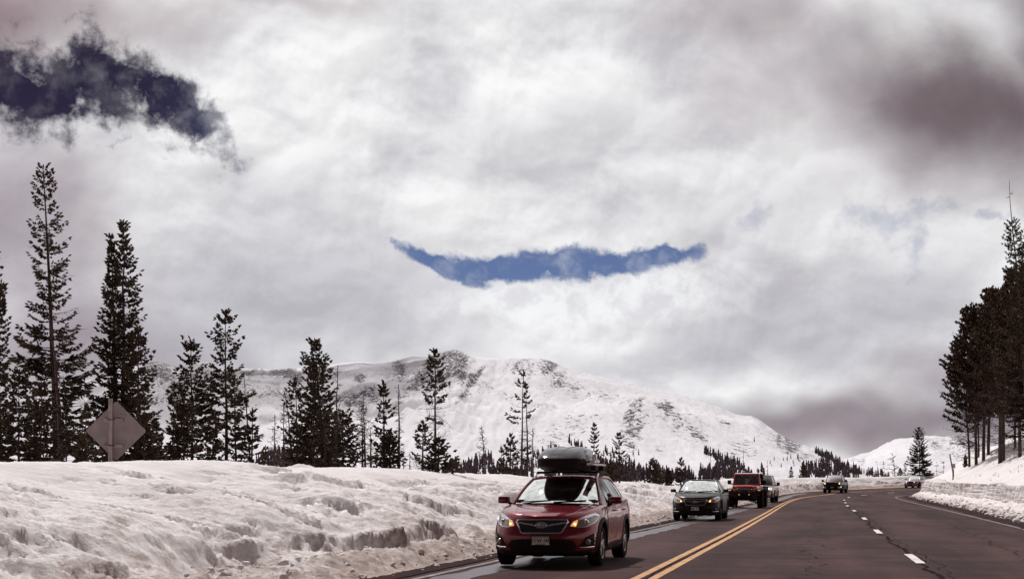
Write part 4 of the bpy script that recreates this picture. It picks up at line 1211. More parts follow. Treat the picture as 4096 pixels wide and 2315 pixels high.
def crosstrek_face(root, sk, P, g):
    hexo = [(-.405, .775), (.405, .775), (.425, .745), (.335, .580), (.29, .566), (-.29, .566), (-.335, .580), (-.425, .745)]
    gr = sk.plate('grille', hexo, 'front', M['gloss'], root, off=.016, th=.04, sub=4)
    # mesh pattern inside the grille
    ms = MB()
    for j in range(7):
        z = .590 + j * .026
        wz = .33 + (.42 - .33) * (z - .575) / .18 - .02
        for i in range(-16, 17):
            x = i * .026 + (.013 if j % 2 else 0)
            if abs(x) < wz:
                q = sk.front(x, z, .009); ms.box(q + Vector((0, -.012, 0)), (.017, .005, .006))
    ms.build('grille_mesh', M['plastic'], gr)
    fr = sk.strip('grille_frame', hexo, 'front', .013, M['chrome'], gr, off=.016, closed=True)
    # wings through the badge
    for s in (-1, 1):
        w = [(s * .10, .690), (s * .16, .712), (s * .395, .742), (s * .395, .722), (s * .17, .684), (s * .10, .668)]
        if s < 0: w = list(reversed(w))
        sk.plate('grille_wing', w, 'front', M['alu'], gr, off=.022, th=.016)
    # badge: oval with one large and five small stars
    c = sk.front(0, .688, .030)
    ov = MB().lathe([(-.012, .001), (-.012, .9), (-.004, 1.0), (.01, 1.0)], (0, 0, 0), 'y', 32)
    me = ov.mesh('badge'); me.transform(Matrix.Translation(c) @ Matrix.Diagonal((.088, 1, .046, 1)))
    bd = link('badge', me, M['gloss'], gr)
    rg = MB(); rg.tube([(math.cos(t * math.pi / 16) * .090 + c.x, c.y - .010, math.sin(t * math.pi / 16) * .048 + c.z) for t in range(33)], .0055, 6, cap=False)
    rg.build('badge_ring', M['chrome'], bd, smooth=True)
    st = MB()
    def star(x, z, r, e=0.30):
        vs = [(c.x + x, c.y - .020, c.z + z)]
        for k in range(8):
            rr = r if k % 2 == 0 else r * e
            t = k * math.pi / 4
            vs.append((c.x + x + math.cos(t) * rr * 1.25, c.y - .015, c.z + z + math.sin(t) * rr))
        st.add(vs, [(0, 1 + k, 1 + (k + 1) % 8) for k in range(8)])
    star(-.036, .006, .026, .28)
    for x, z in ((.012, .016), (.045, .012), (.008, -.016), (.036, -.010), (.060, -.014)): star(x, z, .011, .4)
    st.build('badge_stars', M['chrome'], bd)
    # headlamps
    for s in (-1, 1):
        hl = [(.455, .672), (.60, .655), (.70, .668), (.795, .725), (.835, .79), (.845, .868), (.79, .885), (.70, .850), (.60, .800), (.50, .750)]
        hp = hl if s > 0 else mirror(hl)
        h = sk.plate('headlight', hp, 'front', M['lens'], root, off=.011, th=.03, sub=4)
        am = [(.462, .680), (.545, .668), (.565, .74), (.565, .775), (.50, .744)]
        sk.plate('turn_lamp', am if s > 0 else mirror(am), 'front', M['amber'], h, off=.017, th=.012, sub=3)
        q = sk.front(s * .525, .705, .02)
        MB().lathe([(-.01, .001), (-.006, .016), (.01, .02)], q, 'y', 12).build('bulb', M['amberhot'], h)
        wl = [(.575, .788), (.70, .838), (.79, .873), (.835, .860), (.828, .83), (.79, .842), (.70, .806), (.585, .765)]
        sk.plate('reflector', wl if s > 0 else mirror(wl), 'front', M['lensrim'], h, off=.018, th=.012, sub=3)
        q = sk.front(s * .685, .735, .008)
        MB().lathe([(-.018, .001), (-.012, .045), (.012, .055)], q, 'y', 18).build('projector', M['lensrim'], h, smooth=True)
        sk.strip('lamp_edge', hp, 'front', .006, M['chrome'], h, off=.012, closed=True)
        # fog lamp recess with bright L trim
        fg = [(.60, .345), (.80, .345), (.805, .40), (.795, .555), (.70, .50), (.655, .42)]
        f = sk.plate('fog_recess', fg if s > 0 else mirror(fg), 'front', M['plastic'], root, off=.012, th=.03, sub=4)
        q = sk.front(s * .715, .43, .016)
        MB().lathe([(-.015, .001), (-.012, .036), (.0, .046), (.02, .05)], q, 'y', 20).build('fog_lamp', M['lens'], f, smooth=True)
        sk.strip('fog_trim', [(s * .60, .340), (s * .70, .340), (s * .803, .350), (s * .812, .42), (s * .808, .560)], 'front', .0125, M['chrome'], f, off=.014)
    # lower intake and lip
    sk.plate('lower_intake', [(-.50, .275), (.50, .275), (.56, .36), (.50, .455), (.36, .47), (-.36, .47), (-.50, .455), (-.56, .36)], 'front', M['plastic'], root, off=.016, th=.04, sub=4)
    sk.plate('bumper_lip', [(-.62, .20 + .012), (.62, .212), (.80, .235), (.80, .30), (.60, .285), (-.60, .285), (-.80, .30), (-.80, .235)], 'front', M['plastic'], root, off=.018, th=.04, sub=4)
    q = sk.front(0, .455, .03)
    licence_plate(root, (P.get('platex', 0.0), q.y - .012, .452), P['plate'], P.get('state'))
    # bonnet shut line and creases
    for s in (-1, 1):
        sk.strip('bonnet_crease', [(s * .48, .28), (s * .56, .75), (s * .60, 1.12)], 'top', .006, P['paint'], root, off=.0)

def gh_cross(L, Wd, sc):
    return dict(cowl=(.755, 1.36, 1.015 * sc), cowlc=(0, 1.16, 1.045 * sc), wtop=(.565, 2.10, 1.445 * sc), wtopc=(0, 1.98, 1.485 * sc),
                roof=[(.565, 2.10, 1.445 * sc), (.575, 2.35, 1.468 * sc), (.58, 2.8, 1.485 * sc), (.565, 3.3, 1.478 * sc), (.54, 3.75, 1.45 * sc), (.52, 3.98, 1.425 * sc)],
                belt=[(.80, 1.36, .995 * sc), (.822, 1.8, 1.01 * sc), (.832, 2.6, 1.03 * sc), (.825, 3.3, 1.06 * sc), (.79, 3.8, 1.085 * sc), (.74, 4.2, 1.10 * sc)],
                rtop=(.52, 3.98, 1.425 * sc), rtopc=(0, 4.06, 1.46 * sc), rbot=(.66, 4.24, 1.10 * sc), rbotc=(0, 4.36, 1.09 * sc), crown=.035)
PC = [(1.42, 1.66, 'solid'), (1.66, 2.48, 'glass'), (2.48, 2.56, 'solid'), (2.56, 3.34, 'glass'), (3.34, 3.42, 'solid'), (3.42, 3.95, 'glass'), (3.95, 4.22, 'solid')]

def place(root, pxx, pyy, yaw, D=None, z=None):
    """front centre of the vehicle on the road at this photo pixel"""
    X, Y = GP(pxx, pyy) if D is None else ((pxx - HX) / F * D, D)
    root.location = (X, Y, float(rz(Y)) + .016 if z is None else z)
    root.rotation_euler = (0, 0, -rad(yaw))
    return root

# ---- red wagon with its roof box
red, g_, sk_ = wagon('raised_wagon', 'crimson red wagon with a big black roof box, nearest vehicle of the oncoming line', dict(
    L=4.45, W=1.78, hs=1.0, ax0=.89, ax1=3.525, wr=.343, paint=M['red'], gh=gh_cross, pill=PC, face=crosstrek_face, plate='BYW·I48', state='COLORADO', silverfeet=True, bars=[2.45, 3.25]))
red.location = (0.47, 23.10, .016); red.rotation_euler = (0, 0, -rad(12.6))
def roof_box(host):
    """tapered two-shell cargo box"""
    root = empty('roof_cargo_box', host.location, host.rotation_euler[2])
    Z0 = 1.60
    root.location = host.matrix_basis @ Vector((.0, 1.46, Z0))
    tag(root, 'large glossy black cargo box riding on the roof of the crimson wagon', 'roof box')
    Lb, Wb = 2.05, .83
    def shell(levels):
        vs = []; n = 0
        for (z, f, r, w, zs) in levels:
            ring = []
            for i in range(13):
                th = rad(90 * i / 12); ring.append((w / 2 * se(math.sin(th), 5.0), f + .50 * (1 - se(math.cos(th), 3.2))))
            for i in range(13):
                th = rad(90 * (1 - i / 12)); ring.append((w / 2 * .93 * se(math.sin(th), 4), Lb - r - .35 * (1 - se(math.cos(th), 3))))
            full = ring + [(-x, y) for x, y in reversed(ring)]; n = len(full)
            for x, y in full: vs.append((x, y, z(y) if callable(z) else z))
        fs = [(k * n + i, k * n + (i + 1) % n, (k + 1) * n + (i + 1) % n, (k + 1) * n + i) for k in range(len(levels) - 1) for i in range(n)]
        fs.append(tuple(range(n - 1, -1, -1))); fs.append(tuple((len(levels) - 1) * n + i for i in range(n)))
        return MB().add(vs, fs)
    top = lambda h0, h1: (lambda y: h0 + (h1 - h0) * float(sstep(y, -.1, .95)) - .05 * float(sstep(y, 1.4, 2.1)))
    b = shell([(.0, .22, .22, .66, 0), (.02, .12, .14, .74, 0), (.07, .03, .03, .81, 0), (.19, .0, .0, .84, 0)]).build('box_base', M['plastic'], root, smooth=True)
    l = shell([(.193, .0, .0, .842, 0), (top(.205, .22), .010, .0, .84, 0), (top(.235, .31), .07, .03, .81, 0), (top(.27, .37), .16, .10, .75, 0), (top(.295, .405), .28, .2, .66, 0), (top(.31, .425), .42, .3, .44, 0), (top(.315, .43), .6, .4, .12, 0)])
    lid = l.build('box_lid', M['boxblack'], root, smooth=True)
    bv = Skin(lid.data)
    for x0, x1 in ((-.15, -.10), (.04, .20)):
        bv.strip('lid_rib', [(x0, .30), (x0 * .6 + x1 * .4, .7), (x1, 1.2), (x1, 1.7)], 'top', .010, M['gloss'], lid, off=.0)
    bv2 = Skin(b.data)
    for i, y in enumerate((.5, 1.5)): MB().box((.418, y, .17), (.012, .12, .03)).build('box_latch', M['alu'], root)
    for x in (-.25, .25):
        for y in (1.0, 1.8): MB().box((x, y, .005), (.10, .10, .05)).build('box_clamp', M['plastic'], root)
    return root
bpy.context.view_layer.update()
roof_box(red)
def side_carrier(host):
    root = empty('ski_carrier', (0, 0, 0), host.rotation_euler[2])
    root.location = host.matrix_basis @ Vector((.53, 1.80, 1.60))
    tag(root, 'silver clamp carrier bolted beside the black box above the rail of the crimson wagon', 'carrier')
    MB().box((.0, .55, .10), (.13, 1.35, .035)).build('tray', M['alu'], root, bevel=.012)
    MB().box((-.01, .35, .155), (.12, .5, .07)).build('clamp_arm', M['alu'], root, bevel=.02)
    k = MB().box((.02, .22, .23), (.09, .14, .13), taper=.6).build('clamp_head', M['alu'], root, bevel=.015)
    MB().tube([(.02, .13, .19), (.02, .13, .27), (.02, .20, .31)], .018, 8).build('lever', M['alu'], k, smooth=True)
    for y in (.10, .95): MB().box((.02, y, .045), (.09, .07, .09)).build('foot_clamp', M['plastic'], root, bevel=.01)
    return root
side_carrier(red)

# ---- black wagon behind
blk, _, _ = wagon('raised_wagon', 'black wagon with empty roof rails and amber lamps lit, behind the crimson one', dict(
    L=4.45, W=1.78, hs=1.0, ax0=.89, ax1=3.525, wr=.343, paint=M['black'], gh=gh_cross, pill=PC, face=crosstrek_face, plate='DML·T79', bars=[2.45, 3.25], platex=.0, rim=M['rimdark'], blackmirror=True))
blk.location = (6.68, 52.0, .016); blk.rotation_euler = (0, 0, -rad(13.2))
for o in (red, blk): o['group'] = 'matching raised wagons'

# ---- pale far wagon
def outback_face(root, sk, P, g):
    s_ = P['hs']
    hx = [(-.36, .80), (.36, .80), (.42, .72), (.34, .56), (-.34, .56), (-.42, .72)]
    gr = sk.plate('grille', hx, 'front', M['gloss'], root, off=.005, th=.02)
    sk.strip('grille_frame', hx, 'front', .012, M['chrome'], gr, off=.010, closed=True)
    sk.plate('lower_intake', [(-.55, .30), (.55, .30), (.72, .42), (.62, .50), (-.62, .50), (-.72, .42)], 'front', M['plastic'], root, off=.006, th=.02)
    for s in (-1, 1):
        hl = [(.44, .74), (.62, .70), (.80, .74), (.86, .80), (.80, .83), (.60, .81), (.46, .79)]
        h = sk.plate('headlight', hl if s > 0 else mirror(hl), 'front', M['lens'], root, off=.006, th=.02, sub=3)
        dr = [(.44, .735), (.54, .72), (.56, .75), (.50, .80), (.46, .79)]
        sk.plate('running_light', dr if s > 0 else mirror(dr), 'front', M['whitelamp'], h, off=.014, th=.01)
        fg = [(.66, .34), (.84, .36), (.86, .58), (.76, .60), (.70, .50)]
        f = sk.plate('fog_recess', fg if s > 0 else mirror(fg), 'front', M['plastic'], root, off=.006, th=.02)
        sk.strip('fog_trim', [(s * .69, .40), (s * .74, .46), (s * .78, .56)], 'front', .016, M['chrome'], f, off=.012)
def gh_out(L, Wd, sc):
    return dict(cowl=(.79, 1.38, 1.02 * sc), cowlc=(0, 1.18, 1.05 * sc), wtop=(.60, 2.12, 1.49 * sc), wtopc=(0, 2.0, 1.53 * sc),
                roof=[(.60, 2.12, 1.49 * sc), (.61, 2.4, 1.51 * sc), (.61, 2.9, 1.52 * sc), (.60, 3.5, 1.50 * sc), (.57, 4.0, 1.47 * sc), (.55, 4.3, 1.44 * sc)],
                belt=[(.84, 1.38, 1.0 * sc), (.86, 1.8, 1.01 * sc), (.87, 2.6, 1.03 * sc), (.86, 3.4, 1.06 * sc), (.83, 4.0, 1.085 * sc), (.78, 4.5, 1.10 * sc)],
                rtop=(.55, 4.3, 1.44 * sc), rtopc=(0, 4.36, 1.475 * sc), rbot=(.68, 4.58, 1.10 * sc), rbotc=(0, 4.68, 1.09 * sc), crown=.035)
PO = [(1.44, 1.68, 'solid'), (1.68, 2.55, 'glass'), (2.55, 2.63, 'solid'), (2.63, 3.5, 'glass'), (3.5, 3.58, 'solid'), (3.58, 4.25, 'glass'), (4.25, 4.56, 'solid')]
out_, _, _ = wagon('estate_car', 'pale silver estate car half hidden by the snow wall at the far bend', dict(
    L=4.80, W=1.86, hs=1.0, ax0=.95, ax1=3.70, wr=.35, paint=M['pearl'], gh=gh_out, pill=PO, face=outback_face, bars=[2.6, 3.5], rim=M['rimdark'], wind=M['wind'], blackmirror=True))

# ---- pickups
def pickup(name, label, P):
    root = empty(name); tag(root, label, 'pickup truck')
    L, Wd = P['L'], P['W']; hw = Wd / 2; body = P['paint']
    ht = P['hood']; bz = .36
    hz = lambda y: np.interp(y, [0, .12, 1.3, 3.2, L], [ht - .10, ht - .02, ht + .02, ht + .04, ht + .04])
    hc = lambda y: np.interp(y, [0, .12, .8, 1.3, 3.2, L], [ht - .06, ht + .03, ht + .08, ht + .08, ht + .04, ht + .04])
    lv = [dict(w=hw - .12, f=.22, r=.15, z=bz, af=.40, ar=.2, nf=3.5, nr=5),
          dict(w=hw - .03, f=.03, r=.03, z=bz + .04, af=.50, ar=.2, nf=4, nr=5),
          dict(w=hw - .01, f=.0, r=.0, z=bz + .22, af=.50, ar=.2, nf=4, nr=5),
          dict(w=hw, f=.03, r=.05, z=.78, af=.55, ar=.2, nf=4, nr=5),
          dict(w=hw - .01, f=.05, r=.05, z=lambda y: .78 + (hz(y) - .78) * .7, af=.6, ar=.2, nf=4, nr=5),
          dict(w=hw - .05, f=.07, r=.06, z=lambda y: hz(y), af=.6, ar=.2, nf=4, nr=5),
          dict(w=hw - .12, f=.09, r=.10, z=lambda y: hz(y) + .02, af=.6, ar=.2, nf=4, nr=5),
          dict(w=hw - .42, f=.10, r=.3, z=lambda y: hc(y), af=.6, ar=.2, nf=4, nr=5),
          dict(w=.002, f=.10, r=.3, z=lambda y: hc(y), af=.6, ar=.2, nf=4, nr=5)]
    me = ring_body(L, lv, [i / 20 for i in range(1, 20)], nf=10); sk = Skin(me)
    ax0, ax1, r = P['ax0'], P['ax1'], P['wr']; arch = r + .07
    me2 = cut(me, [((0, a, r + .03), arch, s * (hw - .34), s * (hw + .2)) for a in (ax0, ax1) for s in (-1, 1)], 'body')
    if len(me2.polygons) < 100: me2 = me
    finish(me2, 'body', body, root)
    for a in (ax0, ax1):
        for s in (-1, 1):
            wheel(root, s * (hw - .15), a, r, .28, s, P.get('rim', M['rim']), spokes=6)
            MB().lathe([(s * (hw - .33), .001), (s * (hw - .33), arch - .005), (s * (hw - .02), arch - .005)], (0, a, r + .03), 'x', 26, arc=(-10, 190)).build('wheel_well', M['rubber'], root)
            fl = MB(); vs = []; n = 24
            for k in range(n + 1):
                t = rad(-5 + 190 * k / n)
                for rr, off in ((arch, -.03), (arch, .018), (arch + .06, .014), (arch + .065, -.01)):
                    y = a + math.cos(t) * rr; z = r + .03 + math.sin(t) * rr
                    q = sk.side(min(max(y, .06), L - .06), max(z, bz + .05), s); vs.append((q.x + s * off, y, z))
            fl.add(vs, [(k * 4 + j, k * 4 + j + 1, (k + 1) * 4 + j + 1, (k + 1) * 4 + j) for k in range(n) for j in range(3)]).build('wheel_arch', P.get('archmat', body), root, smooth=True)
    MB().box((0, L / 2, bz + .02), (Wd * .6, L * .85, .16)).build('chassis', M['plastic'], root)
    H = P['H']; c0, c1 = P['cab']
    g = dict(cowl=(hw - .17, c0 + .18, ht + .04), cowlc=(0, c0, ht + .09), wtop=(hw - .32, c0 + .80, H - .07), wtopc=(0, c0 + .70, H - .03),
             roof=[(hw - .32, c0 + .80, H - .07), (hw - .30, c0 + 1.1, H - .045), (hw - .29, c0 + 1.6, H - .04), (hw - .30, c1 - .35, H - .05), (hw - .31, c1 - .12, H - .07)],
             belt=[(hw - .07, c0 + .18, ht + .03), (hw - .06, c0 + 1.2, ht + .04), (hw - .06, c1 - .1, ht + .05), (hw - .07, c1 + .02, ht + .05)],
             rtop=(hw - .31, c1 - .12, H - .07), rtopc=(0, c1 - .10, H - .03), rbot=(hw - .14, c1, ht + .05), rbotc=(0, c1 + .02, ht + .05), crown=.035)
    pil = [(c0 + .24, c0 + .50, 'solid'), (c0 + .50, c0 + 1.30, 'glass'), (c0 + 1.30, c0 + 1.38, 'solid'), (c0 + 1.38, c1 - .30, 'glass'), (c1 - .30, c1 - .01, 'solid')]
    greenhouse(root, g, body, P.get('wind', M['winddark']), M['side'], pil)
    MB().box((0, (c0 + c1) / 2 + .1, ht + .10), (Wd - .40, c1 - c0 - .4, .03)).build('parcel_deck', M['cabin'], root)
    for sx in (-.42, .42):
        st = MB().box((sx, c0 + 1.35, ht + .22), (.50, .14, .30)).build('seat', M['cabin'], root, bevel=.04)
        MB().box((sx, c0 + 1.37, ht + .44), (.28, .10, .17)).build('headrest', M['cabin'], st, bevel=.03)
    # load bed
    b0, b1 = c1 + .06, L - .10
    bd = MB()
    bd.box((0, (b0 + b1) / 2, ht + .055), (Wd - .34, b1 - b0, .02)); bd.build('bed_liner', M['plastic'], root)
    for s in (-1, 1): MB().box((s * (hw - .085), (b0 + b1) / 2, ht + .09), (.13, b1 - b0, .08)).build('bed_side', body, root, bevel=.02)
    MB().box((0, L - .10, ht + .08), (Wd - .10, .07, .09)).build('tailgate', body, root, bevel=.02)
    for s in (-1, 1):
        y0 = c0 + .48; z0 = ht + .16
        mm = MB().box((s * (hw + .20), y0, z0), (.22, .14, .25)).build('door_mirror', M['plastic'], root, smooth=True, bevel=.04)
        MB().tube([(s * (hw - .06), y0 + .02, z0 - .08), (s * (hw + .10), y0, z0 - .06)], .035, 6).build('mirror_stalk', M['plastic'], mm)
        for (ya, yb) in ((c0 + .40, c0 + 1.34), (c0 + 1.36, c1 - .10)):
            dd = sk.plate('door', [(ya, bz + .16), (yb, bz + .16), (yb, ht - .03), (ya, ht - .03)], 'side', body, root, off=.007, th=.006, sg=s)
            q = sk.side(yb - .14, ht - .14, s)
            MB().tube([(q.x + s * .01, yb - .24, q.z), (q.x + s * .045, yb - .2, q.z), (q.x + s * .045, yb - .1, q.z), (q.x + s * .01, yb - .06, q.z)], .016, 6).build('handle', M['chrome'] if P.get('bright') else body, dd)
        sk.plate('sill', [(ax0 + arch + .06, bz + .02), (ax1 - arch - .06, bz + .02), (ax1 - arch - .06, bz + .11), (ax0 + arch + .06, bz + .11)], 'side', M['plastic'], root, off=.03, th=.06, sg=s)
    P['face'](root, sk, P)
    return root
def black_pickup_face(root, sk, P):
    gr = sk.plate('grille', [(-.56, .76), (.56, .76), (.64, .98), (.66, 1.12), (-.66, 1.12), (-.64, .98)], 'front', M['gloss'], root, off=.008, th=.03)
    sk.strip('grille_frame', [(-.66, 1.135), (.66, 1.135)], 'front', .035, M['chrome'], gr, off=.012)
    sk.strip('grille_frame', [(-.70, 1.10), (-.62, .80), (-.56, .74)], 'front', .018, M['darkgrey'], gr, off=.012)
    sk.strip('grille_frame', [(.70, 1.10), (.62, .80), (.56, .74)], 'front', .018, M['darkgrey'], gr, off=.012)
    bars = MB()
    for z in (.84, .90, .96, 1.02):
        for i in range(12): bars.box(sk.front(-.55 + i * .1, z, .012), (.09, .01, .014))
    bars.build('grille_mesh', M['plastic'], gr)
    for s in (-1, 1):
        hl = [(.70, .86), (.92, .88), (.95, 1.08), (.90, 1.12), (.72, 1.12), (.68, 1.0)]
        h = sk.plate('headlight', hl if s > 0 else mirror(hl), 'front', M['lens'], root, off=.008, th=.02, sub=3)
        am = [(.70, .95), (.78, .95), (.78, 1.09), (.71, 1.09)]
        sk.plate('turn_lamp', am if s > 0 else mirror(am), 'front', M['amberhot'], h, off=.016, th=.01)
        ch = [(.60, .48), (.95, .50), (.97, .72), (.62, .70)]
        sk.plate('bumper_end', ch if s > 0 else mirror(ch), 'front', M['chrome'], root, off=.014, th=.03, sub=3)
        q = sk.front(s * .76, .56, .03)
        MB().lathe([(-.01, .001), (-.008, .05), (.01, .055)], q, 'y', 14).build('fog_lamp', M['lens'], root)
    sk.plate('bumper_centre', [(-.60, .44), (.60, .44), (.62, .70), (-.62, .70)], 'front', M['plastic'], root, off=.012, th=.03)
    licence_plate(root, (0, -.05, .60), 'WKR·204', None, frame=False) if False else None
    MB().box((0, sk.front(0, .58).y - .03, .60), (.30, .01, .15)).build('licence_plate', M['mount'], root)
def silver_pickup_face(root, sk, P):
    gr = sk.plate('grille', [(-.62, .66), (.62, .66), (.66, 1.10), (-.66, 1.10)], 'front', M['gloss'], root, off=.008, th=.03)
    for z, w in ((1.00, .018), (.87, .030), (.78, .014)):
        sk.strip('grille_bar', [(-.62, z), (.62, z)], 'front', w, M['alu'], gr, off=.016)
    for s in (-1, 1):
        hl = [(.64, .84), (.93, .86), (.95, 1.06), (.66, 1.08)]
        h = sk.plate('headlight', hl if s > 0 else mirror(hl), 'front', M['lens'], root, off=.008, th=.02, sub=3)
        sk.strip('running_light', [(s * .92, 1.02), (s * .70, 1.03), (s * .68, .92), (s * .92, .90)], 'front', .018, M['whitelamp'], h, off=.02)
        sl = [(.84, .42), (.94, .44), (.95, .74), (.88, .76)]
        f = sk.plate('bumper_vent', sl if s > 0 else mirror(sl), 'front', M['plastic'], root, off=.01, th=.02)
    sk.plate('lower_intake', [(-.62, .36), (.62, .36), (.70, .52), (-.70, .52)], 'front', M['plastic'], root, off=.008, th=.02)
silver = pickup('pickup_truck', 'silver pickup truck peeping out behind the bright red off-roader', dict(
    L=5.88, W=2.06, H=1.95, hood=1.14, cab=(1.45, 3.95), ax0=1.0, ax1=4.75, wr=.40, paint=M['silver'], face=silver_pickup_face, archmat=M['silver'], rim=M['rimdark']))
tund = pickup('pickup_truck', 'dark grey double-cab pickup truck alone on the bend with amber lamps lit', dict(
    L=5.81, W=2.03, H=1.94, hood=1.14, cab=(1.40, 3.85), ax0=.98, ax1=4.68, wr=.42, paint=M['darkgrey'], face=black_pickup_face, archmat=M['plastic'], rim=M['rimdark'], wind=M['wind'], bright=True))

# ---- red off-roader
def offroader():
    root = empty('off_road_vehicle'); tag(root, 'bright red boxy off-roader with slotted grille, hoop bumper and huge tyres', 'off-roader')
    R_ = M['jeepred']; B_ = M['plastic']
    r = .47
    # chassis and tub
    MB().box((0, 2.0, .55), (.90, 3.7, .22)).build('chassis', B_, root, bevel=.02)
    tub = MB()
    tub.box((0, 2.75, .95), (1.50, 2.50, .62)); tub.build('body', R_, root, smooth=True, bevel=.03)
    for s in (-1, 1):
        for (ya, yb) in ((1.62, 2.50), (2.53, 3.35)):
            d = MB().box((s * .757, (ya + yb) / 2, .95), (.022, yb - ya, .56)).build('door', R_, root, bevel=.008)
            MB().box((s * .785, yb - .14, 1.12), (.03, .14, .04)).build('handle', B_, d, bevel=.008)
    # bonnet tapering to the grille
    vs = []
    for (y, w, zt, zb) in ((.10, .60, 1.18, .80), (.16, .605, 1.215, .80), (.80, .66, 1.255, .80), (1.50, .735, 1.285, .80)):
        for x, z in ((-w, zb), (-w, zt - .05), (-w * .90, zt - .005), (-w * .45, zt + .015), (0, zt + .02), (w * .45, zt + .015), (w * .90, zt - .005), (w, zt - .05), (w, zb)): vs.append((x, y, z))
    fs = [(k * 9 + i, k * 9 + i + 1, (k + 1) * 9 + i + 1, (k + 1) * 9 + i) for k in range(3) for i in range(8)] + [tuple(range(8, -1, -1)), tuple(27 + i for i in range(9))]
    MB().add(vs, fs).build('bonnet', R_, root, smooth=True)
    for s in (-1, 1):
        MB().box((s * .22, .95, 1.275), (.20, .26, .035)).build('bonnet_vent', B_, root, bevel=.01)
        MB().box((s * .63, .35, 1.16), (.04, .12, .08)).build('bonnet_latch', B_, root, bevel=.01)
    # grille: keystone panel with seven slots and round lamps
    gv = [(-.66, 1.16), (-.60, 1.20), (0, 1.215), (.60, 1.20), (.66, 1.16), (.66, 1.02), (.53, .72), (-.53, .72), (-.66, 1.02)]
    gp = MB(); n = len(gv)
    gp.add([(x, .02 + .05 * (z - .72) / .5, z) for x, z in gv] + [(x, .12, z) for x, z in gv], [tuple(range(n)), tuple(range(2 * n - 1, n - 1, -1))] + [(i, (i + 1) % n, n + (i + 1) % n, n + i) for i in range(n)])
    gr = gp.build('grille', R_, root, bevel=.008)
    for k in range(7):
        x = (k - 3) * .094
        MB().box((x, .042, .98), (.056, .05, .34)).build('grille_slot', M['gloss'], gr, bevel=.012)
    for s in (-1, 1):
        h = MB().lathe([(-.035, .001), (-.03, .07), (-.012, .095), (.03, .10)], (s * .47, .055, 1.04), 'y', 24).build('headlight', M['lens'], root, smooth=True)
        MB().lathe([(-.040, .092), (-.045, .105), (-.02, .115), (.02, .112)], (s * .47, .055, 1.04), 'y', 24).build('lamp_ring', M['chrome'], h, smooth=True)
        # flat fenders
        vs = [];
        line = [(.02, .86), (.06, 1.02), (.30, 1.10), (.95, 1.10), (1.22, .98), (1.38, .66)]
        for y, z in line:
            for x, dz in ((.60, 0), (.985, -.02), (.99, -.09), (.60, -.07)): vs.append((s * x, y, z + dz))
        fs = [(k * 4 + j, k * 4 + (j + 1) % 4, (k + 1) * 4 + (j + 1) % 4, (k + 1) * 4 + j) for k in range(5) for j in range(4)] + [(0, 1, 2, 3), (20, 21, 22, 23)]
        f = MB().add(vs, fs).build('fender', B_, root, bevel=.012)
        MB().box((s * .80, .028, .98), (.14, .02, .045)).build('fender_lamp', M['amber'], f)
        vs = []; line = [(2.95, .70), (3.05, .98), (3.25, 1.08), (3.80, 1.08), (3.98, .98), (4.08, .72)]
        for y, z in line:
            for x, dz in ((.74, 0), (.985, -.02), (.99, -.09), (.74, -.07)): vs.append((s * x, y, z + dz))
        MB().add(vs, [(k * 4 + j, k * 4 + (j + 1) % 4, (k + 1) * 4 + (j + 1) % 4, (k + 1) * 4 + j) for k in range(5) for j in range(4)] + [(0, 1, 2, 3), (20, 21, 22, 23)]).build('fender', B_, root, bevel=.012)
        for a in (.62, 3.55): wheel(root, s * .835, a, r, .33, s, M['rimdark'], spokes=8, rimr=.5)
        mm = MB().box((s * .96, 1.62, 1.42), (.20, .10, .24)).build('door_mirror', B_, root, bevel=.03)
        MB().tube([(s * .74, 1.66, 1.30), (s * .90, 1.63, 1.36)], .03, 6).build('mirror_stalk', B_, mm)
        MB().box((s * .80, 2.1, .62), (.10, 1.5, .07)).build('side_step', B_, root, bevel=.02)
    # windscreen frame, glass, top
    wf = MB()
    for s in (-1, 1): wf.tube([(s * .735, 1.50, 1.27), (s * .665, 1.72, 1.86)], .040, 6)
    wf.tube([(-.70, 1.50, 1.28), (.70, 1.50, 1.28)], .03, 6); wf.tube([(-.665, 1.72, 1.86), (.665, 1.72, 1.86)], .05, 6)
    wf.build('windscreen_frame', R_, root, smooth=True)
    MB().add([(-.70, 1.505, 1.29), (.70, 1.505, 1.29), (.64, 1.715, 1.83), (-.64, 1.715, 1.83)], [(0, 1, 2, 3)]).build('windscreen', M['winddark'], root)
    MB().add([(x, y, z) for x, y, z in ((-.70, 1.72, 1.865), (.70, 1.72, 1.865), (.71, 2.6, 1.905), (-.71, 2.6, 1.905), (.70, 3.95, 1.88), (-.70, 3.95, 1.88), (-.70, 1.72, 1.905), (.70, 1.72, 1.905), (.71, 2.6, 1.945), (-.71, 2.6, 1.945), (.70, 3.95, 1.92), (-.70, 3.95, 1.92))],
             [(0, 1, 2, 3), (3, 2, 4, 5), (6, 7, 8, 9), (9, 8, 10, 11), (0, 1, 7, 6), (1, 2, 8, 7), (2, 4, 10, 8), (4, 5, 11, 10), (5, 3, 9, 11), (3, 0, 6, 9)]).build('roof', M['alu'], root, bevel=.015)
    def post(a, b, r): MB().tube([a, b], r, 6).build('pillar', B_, root)
    for s in (-1, 1):
        for (ya, yb, xa) in ((1.80, 2.48, .0), (2.54, 3.28, .0), (3.36, 3.90, .0)):
            MB().add([(s * .745, max(ya, 1.62), 1.27), (s * .745, yb, 1.27), (s * .700, yb, 1.85), (s * .690, ya, 1.85)], [(0, 1, 2, 3)]).build('side_window', M['side'], root)
        post((s * .745, 2.51, 1.26), (s * .70, 2.51, 1.88), .03); post((s * .745, 3.32, 1.26), (s * .70, 3.32, 1.88), .04); post((s * .74, 3.95, 1.26), (s * .70, 3.93, 1.88), .05)
